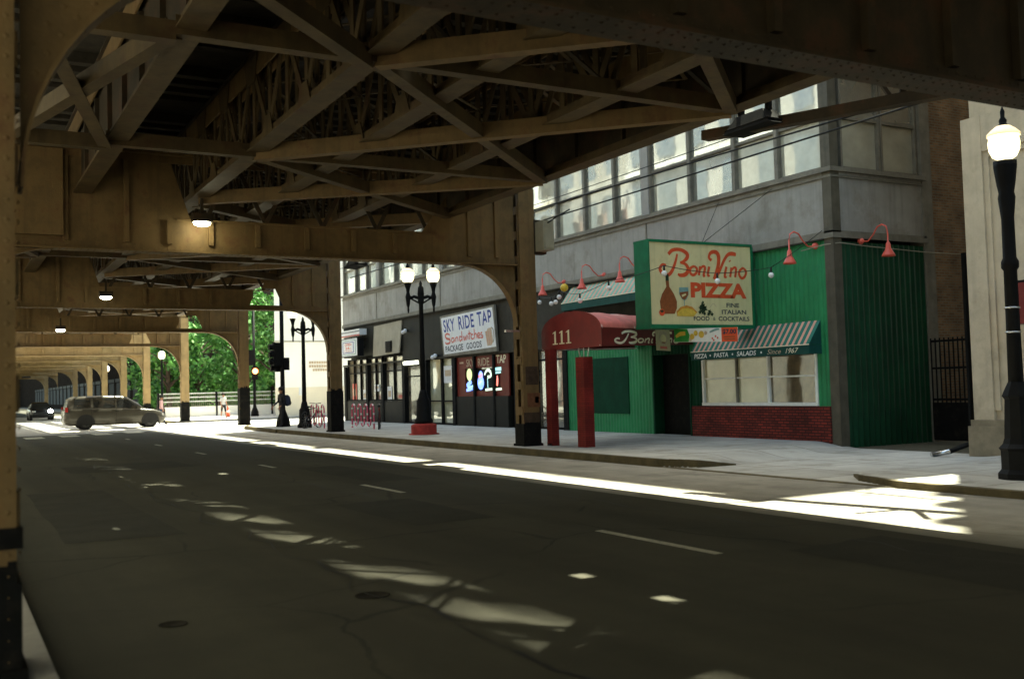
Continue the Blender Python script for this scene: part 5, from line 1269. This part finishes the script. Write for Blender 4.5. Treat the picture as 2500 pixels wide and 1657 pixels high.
t = thing('traffic_signal', (18.75, 70, .12), 'traffic signal with a lit red lamp before the trees', 'traffic signal', 'traffic signals at the crossing')
b = MB(); b.lathe([(.28, 0), (.26, .3), (.13, .6), (.1, .8), (.09, 7.4)], IRON, (18.75, 70, .12), 10); b.build('pole', t)
b = MB(); b.box(18.15, 18.7, 69.8, 70.1, 3.6, 4.6, IRON); b.box(18.1, 18.75, 69.78, 70.12, 4.6, 4.66, IRON); b.build('backplate', t)
b = MB(); b.box(18.55, 18.95, 69.75, 69.95, 2.6, 3.5, IRON); h = b.build('signal_head', t)
b = MB(); b.sphere((18.75, 69.74, 3.2), .19, REDL, 12, 8, (1, .5, 1)); b.build('red_lens', h)

# ================================================================== bicycle racks and bicycles
def wave_rack(x, y0, n, label):
    t = thing('bicycle_rack', (x, y0, .15), label, 'bicycle rack', 'wavy bicycle racks on the pavement')
    pts = []; y = y0; h = .95
    pts += [(x, y, .15), (x, y, .5), (x, y, .15 + h - .2)]
    for k in range(n):
        up = k % 2 == 0; c = y + .17; zc = .15 + h - .2 if up else .42
        for j in range(1, 8):
            a = PI - PI * j / 8; pts.append((x, c + .17 * math.cos(a), zc + (.2 if up else -.17) * math.sin(a)))
        y += .34
        pts.append((x, y, .15 + h - .2 if up else .42)); pts.append((x, y, .6)); pts.append((x, y, .42 if up else .15 + h - .2))
    pts = pts[:-1] + [(x, y, .15)]
    P = [];  # resample for the candy stripes
    for a, c in zip(pts, pts[1:]):
        a, c = Vector(a), Vector(c); l = (c - a).length; m = max(1, int(l / .06))
        P += [a.lerp(c, k / m) for k in range(m)]
    P.append(Vector(pts[-1]))
    b = MB(); b.tube(P, .032, PINKR, 7, mats=[PINKR, PINKR, PINKR, WHITEP, PINKR]); b.build('wave_tube', t)
    return t
wave_rack(14.5, 37.0, 7, 'pink and white wavy rack left of the red-based lamp'); wave_rack(13.6, 40.2, 5, 'pink wavy rack beyond the black-based column')
def bicycle(x, y, rz, label, m):
    t = thing('bicycle', (x, y, .15), label, 'bicycle', 'bicycles at the racks', rz)
    r = .34
    for wx in (-.52, .52):
        b = MB(); b.tube([(wx + r * math.cos(a), 0, r + r * math.sin(a)) for a in [2 * PI * k / 20 for k in range(20)]], .022, RUB, 6, closed=True)
        for k in range(10): a = 2 * PI * k / 10; b.tube([(wx, 0, r), (wx + .32 * math.cos(a), 0, r + .32 * math.sin(a))], .004, CHROME, 3)
        b.build('wheel', t, True)
    b = MB()
    for a, c in (((-.52, 0, r), (-.12, 0, .3)), ((-.12, 0, .3), (-.25, 0, .82)), ((-.52, 0, r), (-.24, 0, .76)), ((-.12, 0, .3), (.38, 0, .72)), ((-.24, 0, .78), (.36, 0, .82)), ((.34, 0, .92), (.52, 0, r))): b.tube([a, c], .02, m, 6)
    b.build('frame', t, True)
    b = MB(); b.tube([(.34, 0, .9), (.33, 0, 1.0)], .016, CHROME); b.tube([(.25, -.28, 1.03), (.34, -.2, 1.02), (.36, 0, 1.0), (.34, .2, 1.02), (.25, .28, 1.03)], .014, IRON); b.build('handlebar', t, True)
    b = MB(); b.sphere((-.27, 0, .88), .12, IRON, 10, 6, (1.1, .6, .35)); b.build('saddle', t, True)
    b = MB(); b.tube([(-.12, -.12, .2), (-.12, 0, .3), (-.12, .12, .4)], .012, CHROME); b.lathe([(.09, 0), (.09, .01)], IRON, (-.12, .0, .3), 10); b.build('crank', t, True)
    return t
bicycle(14.62, 36.75, math.radians(66), 'dark bicycle leaning at the near end of the pink wavy rack', TAVRED)
bicycle(13.45, 41.3, math.radians(40), 'dark bicycle at the rack beyond the black-based column', IRON)

# ================================================================== vehicles
def loft(b, secs, m):
    """secs: list of (x, [(y, z) ...]) rings"""
    n = len(secs[0][1]); v = []; f = []
    for x, r in secs: v += [(x, q[0], q[1]) for q in r]
    for i in range(len(secs) - 1):
        for k in range(n): f.append((i * n + k, i * n + (k + 1) % n, (i + 1) * n + (k + 1) % n, (i + 1) * n + k))
    f.append(tuple(range(n - 1, -1, -1))); f.append(tuple((len(secs) - 1) * n + k for k in range(n)))
    b.mesh(v, f, m, True)
def car(loc, rz, label, st, roof, wheels, W, paint, glassq, name='minivan', cat='minivan', group=None, lights=False, r=.35, zs=1.):
    """st: stations (x, z_bottom, z_belt) of the lower body; roof: stations (x, z_belt, z_roof, half width at roof)"""
    t = thing(name, loc, label, cat, group, rz)
    b = MB()
    def low(x, zb, zt, w): return (x, [(-w * .86, zb), (-w * .97, zb + .1), (-w, zb + (zt - zb) * .5), (-w * .985, zt - .06), (-w * .93, zt), (w * .93, zt), (w * .985, zt - .06), (w, zb + (zt - zb) * .5), (w * .97, zb + .1), (w * .86, zb)])
    loft(b, [low(*s) for s in st], paint); body = b.build('body', t, True)
    b = MB()
    def up(x, zb, zr, wb, wr): return (x, [(-wb, zb), (-wr - .02, zr - .1), (-wr + .08, zr), (wr - .08, zr), (wr + .02, zr - .1), (wb, zb)])
    loft(b, [up(*s) for s in roof], paint); b.build('roof', t, True)
    for nm, q in glassq:
        for s in ((-1, 1) if nm == 'side_window' else (1,)):
            b = MB(); pts = [(x, y * -s, z) for x, y, z in q] if nm == 'side_window' else q; b.poly(pts if s < 0 else pts[::-1], VGLASS); b.build(nm, t, True)
    for wx in wheels:
        for s in (-1, 1):
            yy = s * (W - .02)
            b = MB(); b.tube([(wx, yy - s * .2, r), (wx, yy - s * .02, r), (wx, yy + s * .005, r)], [r, r, r * .93], RUB, 20); wh = b.build('wheel', t, True)
            b = MB(); b.tube([(wx, yy, r), (wx, yy + s * .012, r)], [r * .64, r * .58], RIMM, 14); 
            for k in range(5): a = 2 * PI * k / 5; b.box(wx + .12 * math.cos(a) - .03, wx + .12 * math.cos(a) + .03, min(yy + s * .012, yy + s * .016), max(yy + s * .012, yy + s * .016), r + .12 * math.sin(a) - .03, r + .12 * math.sin(a) + .03, IRON)
            b.build('rim', wh, True)
            b = MB(); pr = [(wx + (r + .09) * math.cos(a), s * (W + .003), r + (r + .09) * math.sin(a)) for a in [-.25 + (PI + .5) * k / 16 for k in range(17)]]; b.poly(pr if s > 0 else pr[::-1], RUB); b.build('wheel_arch', t, True)
    return t
W = .98
mv_st = [(-2.52, .42, .95, .84), (-2.46, .3, 1.08, .93), (-2.2, .24, 1.12, W), (-1, .22, 1.1, W), (.4, .22, 1.06, W), (1.35, .22, 1.02, W), (1.9, .24, .96, .95), (2.25, .26, .86, .9), (2.45, .3, .74, .8), (2.53, .38, .62, .68)]
mv_rf = [(-2.44, 1.06, 1.1, .9, .86), (-2.3, 1.08, 1.62, .92, .72), (-2.05, 1.1, 1.74, .93, .74), (-.8, 1.08, 1.78, .93, .75), (.3, 1.04, 1.74, .93, .74), (.62, 1.03, 1.66, .93, .73), (1.1, 1.0, 1.36, .92, .8), (1.52, .97, 1.0, .9, .86)]
def sw(x, f, zb, zr, wb=.93, wr=.74):  # point on the glasshouse side
    return (x, -(wb + (wr + .02 - wb) * f) - .012, zb + (zr - .1 - zb) * f)
van = car((8.05, 58.5, 0), 0, 'taupe minivan crossing the junction to the right, side on', mv_st, mv_rf, (-1.5, 1.72), W, VANP,
    [('side_window', [sw(-2.1, .1, 1.1, 1.74), sw(-1.25, .1, 1.09, 1.77), sw(-1.25, .93, 1.09, 1.77), sw(-2.02, .93, 1.1, 1.75)]),
     ('side_window', [sw(-1.12, .1, 1.08, 1.77), sw(-.05, .1, 1.06, 1.76), sw(-.05, .93, 1.06, 1.76), sw(-1.12, .93, 1.08, 1.77)]),
     ('side_window', [sw(.05, .1, 1.05, 1.75), sw(1.12, .08, 1.0, 1.36), sw(.6, .93, 1.03, 1.66), sw(.05, .93, 1.05, 1.75)]),
     ('windscreen', [(1.48, -.8, 1.06), (1.48, .8, 1.06), (.68, .66, 1.66), (.68, -.66, 1.66)]),
     ('rear_window', [(-2.42, .7, 1.2), (-2.42, -.7, 1.2), (-2.32, -.62, 1.55), (-2.32, .62, 1.55)])], r=.36)
b = MB()
for s in (-1, 1): b.box(-2.5, -2.36, s * .93 - .03, s * .93 + .03, .95, 1.2, TAILL)
b.build('tail_light', van, True)
b = MB(); b.box(1.02, 1.2, -1.16, -.98, 1.02, 1.16, VANP); b.box(1.02, 1.2, .98, 1.16, 1.02, 1.16, VANP); b.build('wing_mirror', van, True)
b = MB()
for x0, x1 in ((-1.15, -.95), (-.05, .13)): b.box(x0, x1, -1.0, -.985, .93, .965, IRON)
b.box(-1.22, -1.21, -.988, -.98, .3, 1.05, IRON); b.box(.0, .01, -.988, -.98, .3, 1.05, IRON); b.build('door_trim', van, True)
b = MB()
for s in (-1, 1): b.box(2.28, 2.46, s * .72 - .12, s * .72 + .12, .62, .74, CHROME)
b.build('headlight', van, True)
sd_st = [(-2.2, .35, .8, .78), (-2.1, .25, .95, .86), (-1, .2, .98, .9), (.5, .2, .95, .9), (1.5, .22, .9, .87), (2.05, .26, .78, .8), (2.2, .35, .62, .7)]
sd_rf = [(-1.9, .95, .98, .8, .7), (-1.2, .97, 1.4, .82, .6), (-.3, .96, 1.47, .82, .6), (.25, .95, 1.42, .82, .6), (1.1, .92, .96, .8, .74)]
sed = car((7.0, 92, 0), -PI / 2, 'dark oncoming car with a glaring headlight in the far gap', sd_st, sd_rf, (-1.35, 1.35), .9, CARP,
    [('side_window', [sw(-1.3, .12, .97, 1.42, .82, .6), sw(.85, .12, .93, 1.2, .82, .6), sw(.25, .9, .95, 1.44, .82, .6), sw(-1.05, .9, .97, 1.45, .82, .6)]), ('windscreen', [(1.06, -.7, 1.0), (1.06, .7, 1.0), (.34, .56, 1.38), (.34, -.56, 1.38)])], 'oncoming_car', 'car', r=.32)
b = MB(); b.sphere((2.1, .6, .72), .17, HEADL, 10, 6, (.6, 1, 1)); b.build('headlight', sed, True)
b = MB(); b.sphere((2.1, -.6, .72), .12, CHROME, 10, 6, (.6, 1, .8)); b.build('headlight', sed, True)

# ================================================================== people
def person(x, y, z0, rz, label, joints, regions, hair, group=None):
    """joints: {name: (pos, radius)}; one skinned surface, coloured by height and limb"""
    t = thing('person', (x, y, z0), label, 'person', group, rz)
    names = list(joints); ed = [('pelvis', 'belly'), ('belly', 'chest'), ('chest', 'neck'), ('neck', 'chin'), ('chin', 'head'), ('head', 'crown')]
    for s in 'lr': ed += [('pelvis', 'hip' + s), ('hip' + s, 'knee' + s), ('knee' + s, 'ankle' + s), ('ankle' + s, 'toe' + s), ('chest', 'shoulder' + s), ('shoulder' + s, 'elbow' + s), ('elbow' + s, 'wrist' + s), ('wrist' + s, 'hand' + s)]
    me = bpy.data.meshes.new('body'); me.from_pydata([joints[n][0] for n in names], [(names.index(a), names.index(c)) for a, c in ed], [])
    o = bpy.data.objects.new('body', me); COL.objects.link(o)
    md = o.modifiers.new('skin', 'SKIN'); sv = me.skin_vertices[0].data
    for i, n in enumerate(names):
        r = joints[n][1]; sv[i].radius = (r, r) if not isinstance(r, tuple) else r; sv[i].use_root = n == 'pelvis'
    o.modifiers.new('sub', 'SUBSURF').levels = 2; o.modifiers['sub'].render_levels = 2
    dg = bpy.context.evaluated_depsgraph_get(); dg.update(); m2 = bpy.data.meshes.new_from_object(o.evaluated_get(dg)); o.modifiers.clear(); o.data = m2
    m2.materials.clear()
    ms = []
    for p in m2.polygons:
        m = regions(p.center)
        if m not in ms: ms.append(m)
        p.material_index = ms.index(m); p.use_smooth = True
    for m in ms: m2.materials.append(m)
    o.parent = t
    hx = Vector(joints['head'][0]); b = MB(); b.sphere(hx + Vector((0, .02, .05)), .118, hair, 12, 8, (.95, 1.05, .95)); b.build('hair', t, True)
    b = MB()
    for s in (-1, 1): b.sphere(hx + Vector((s * .035, -.098, .0)), .012, CLD, 6, 4)
    b.sphere(hx + Vector((0, -.115, -.03)), .018, SKIN, 6, 4); b.box(hx.x - .025, hx.x + .025, hx.y - .1, hx.y - .09, hx.z - .075, hx.z - .065, REDW)
    b.build('face_features', t, True)
    for s, q in (('l', -1), ('r', 1)):
        w_ = Vector(joints['hand' + s][0]); b = MB()
        for k in range(4): b.tube([w_ + Vector((.0, (k - 1.5) * .02, 0)), w_ + Vector((q * .01, (k - 1.5) * .022, -.045 - .008 * (k in (1, 2)))), w_ + Vector((-q * .01, (k - 1.5) * .02, -.075 - .012 * (k in (1, 2))))], [.01, .009, .007], SKIN, 5)
        b.tube([w_ + Vector((0, -.03, .03)), w_ + Vector((-q * .02, -.055, -.01)), w_ + Vector((-q * .02, -.055, -.04))], [.011, .01, .008], SKIN, 5); b.build('fingers', t, True)
    return t
def pose(h, stride=.0, arm=.1, lean=0.):
    k = h / 1.75
    J = {'pelvis': ((0, 0, .93), (.15, .11)), 'belly': ((0, -.0 + lean * .3, 1.1), (.14, .1)), 'chest': ((0, lean * .6, 1.33), (.165, .115)), 'neck': ((0, lean, 1.49), .058), 'chin': ((0, lean - .01, 1.56), .07), 'head': ((0, lean - .015, 1.64), .1), 'crown': ((0, lean, 1.71), .06)}
    for s, q in (('l', -1), ('r', 1)):
        st = stride * q
        J.update({'hip' + s: ((q * .095, 0, .88), .095), 'knee' + s: ((q * .1, -st * .5 - .02, .49), .062), 'ankle' + s: ((q * .1, -st, .085 + (.05 if q < 0 and stride else 0)), .042), 'toe' + s: ((q * .12, -st - .16, .035), .035),
                  'shoulder' + s: ((q * .185, lean * .8, 1.42), .06), 'elbow' + s: ((q * .235, lean * .6 + st * .3 + .02, 1.14), .045), 'wrist' + s: ((q * .235, lean * .4 + st * .5 - arm, .91), .03), 'hand' + s: ((q * .235, lean * .4 + st * .5 - arm * 1.1, .84), .034)})
    return {n: ((p[0] * k, p[1] * k, p[2] * k), (r[0] * k, r[1] * k) if isinstance(r, tuple) else r * k) for n, (p, r) in J.items()}
def clothes(h, top, bottom, short=False):
    k = h / 1.75
    def f(c):
        z = c.z / k; ax = abs(c.x) / k
        if z < .1: return CLD
        if ax > .17 and z < (1.2 if short else .96): return SKIN
        if z < .97 and ax < .2: return bottom if (not short or z > .5) else SKIN
        if z < 1.5: return top
        return SKIN
    return f
person(13.0, 44.1, .15, math.radians(-75), 'person in dark clothes waiting against the black signal pole', pose(1.72, .08, .28, -.03), clothes(1.72, CLD, CLD), HAIR)
t = thing('backpack', (13.24, 44.18, 1.15), 'dark backpack worn by the person at the signal pole', 'backpack'); b = MB(); b.sphere((13.27, 44.17, 1.3), .2, CLB, 12, 8, (.75, .85, 1.25)); b.sphere((13.38, 44.2, 1.2), .11, CLD, 10, 6, (.7, 1.1, 1.1)); b.build('pack_body', t)
for q in (-.13, .13):
    b = MB(); b.tube([(13.25, 44.17 + q, 1.48), (13.08, 44.13 + q, 1.52), (12.92, 44.1 + q, 1.36), (12.98, 44.1 + q, 1.15), (13.22, 44.16 + q, 1.1)], .02, CLD, 6); b.build('strap', t)
person(15.72, 66.2, .12, math.radians(10), 'person in a pale top and dark shorts walking in the sun beyond the crossing', pose(1.62, .2, .15), clothes(1.62, CLW, CLD, True), HAIR)
person(11.2, 62.3, .0, math.radians(60), 'person in a pale pink top half hidden behind the minivan bonnet', pose(1.68, .15, .1), clothes(1.68, CLP, CLB), HAIR)
t = thing('traffic_cone', (18.0, 71.2, .12), 'small orange cone on the sunlit pavement left of the stickered column', 'cone')
b = MB(); b.lathe([(.16, .03), (.1, .3)], RED, (17.2, 71.2, .12), 12); b.lathe([(.105, .3), (.08, .45)], WHITEP, (17.2, 71.2, .12), 12); b.lathe([(.08, .45), (.03, .75)], RED, (17.2, 71.2, .12), 12); b.build('cone_body', t)
b = MB(); b.box(17.0, 17.4, 71.0, 71.4, .12, .15, IRON); b.build('base', t)

# ================================================================== cables and boxes
def cable(a, c, sag, lab, r=.018):
    a, c = Vector(a), Vector(c); b = MB(); b.tube([a.lerp(c, k / 24) - Vector((0, 0, sag * 4 * (k / 24) * (1 - k / 24))) for k in range(25)], r, WIREM, 5); tag(b.build('overhead_cable'), lab, 'cable', 'black cables along the office front')
cable((13., 8.6, 5.76), (13., 35.2, 5.75), .05, 'lower of two black cables crossing the office windows'); cable((13.0, 8.6, 5.82), (13.0, 35.2, 6.12), -.06, 'upper of two black cables crossing the office windows')
cable((15.6, 16.6, 7.1), (15.6, 55, 7.25), .1, 'thin high black cable across the far office windows', .012)
b = MB(); b.tube([(13., 20.3, 5.77), (13.02, 20.9, 5.7), (13.02, 21.3, 5.62), (13, 21.7, 5.6)], .018, WIREM, 5); tag(b.build('drop_cable'), 'short black cable drooping to the olive junction box', 'cable')
t = thing('junction_box', (13., 21.75, 5), 'olive metal junction box fixed beside the head of the canopy column', 'junction box')
b = MB(); b.box(12.9, 13.2, 21.35, 21.75, 4.95, 5.68, BOXM); b.build('cabinet', t); b = MB(); b.box(12.88, 13.22, 21.76, 22.0, 4.9, 5.75, STEELD); b.build('mounting_plate', t); b = MB(); b.box(12.93, 13.17, 21.33, 21.349, 5.0, 5.63, BOXM); b.build('door', t)
b = MB(); b.box(12.0, 12.4, 21.78, 21.83, 2.95, 3.0, CHROME); b.tube([(12.33, 21.9, 2.3), (15.9, 24.4, 2.95)], .008, WIREM, 4); tag(b.build('guy_wire'), 'thin wire tied round the canopy column', 'wire')
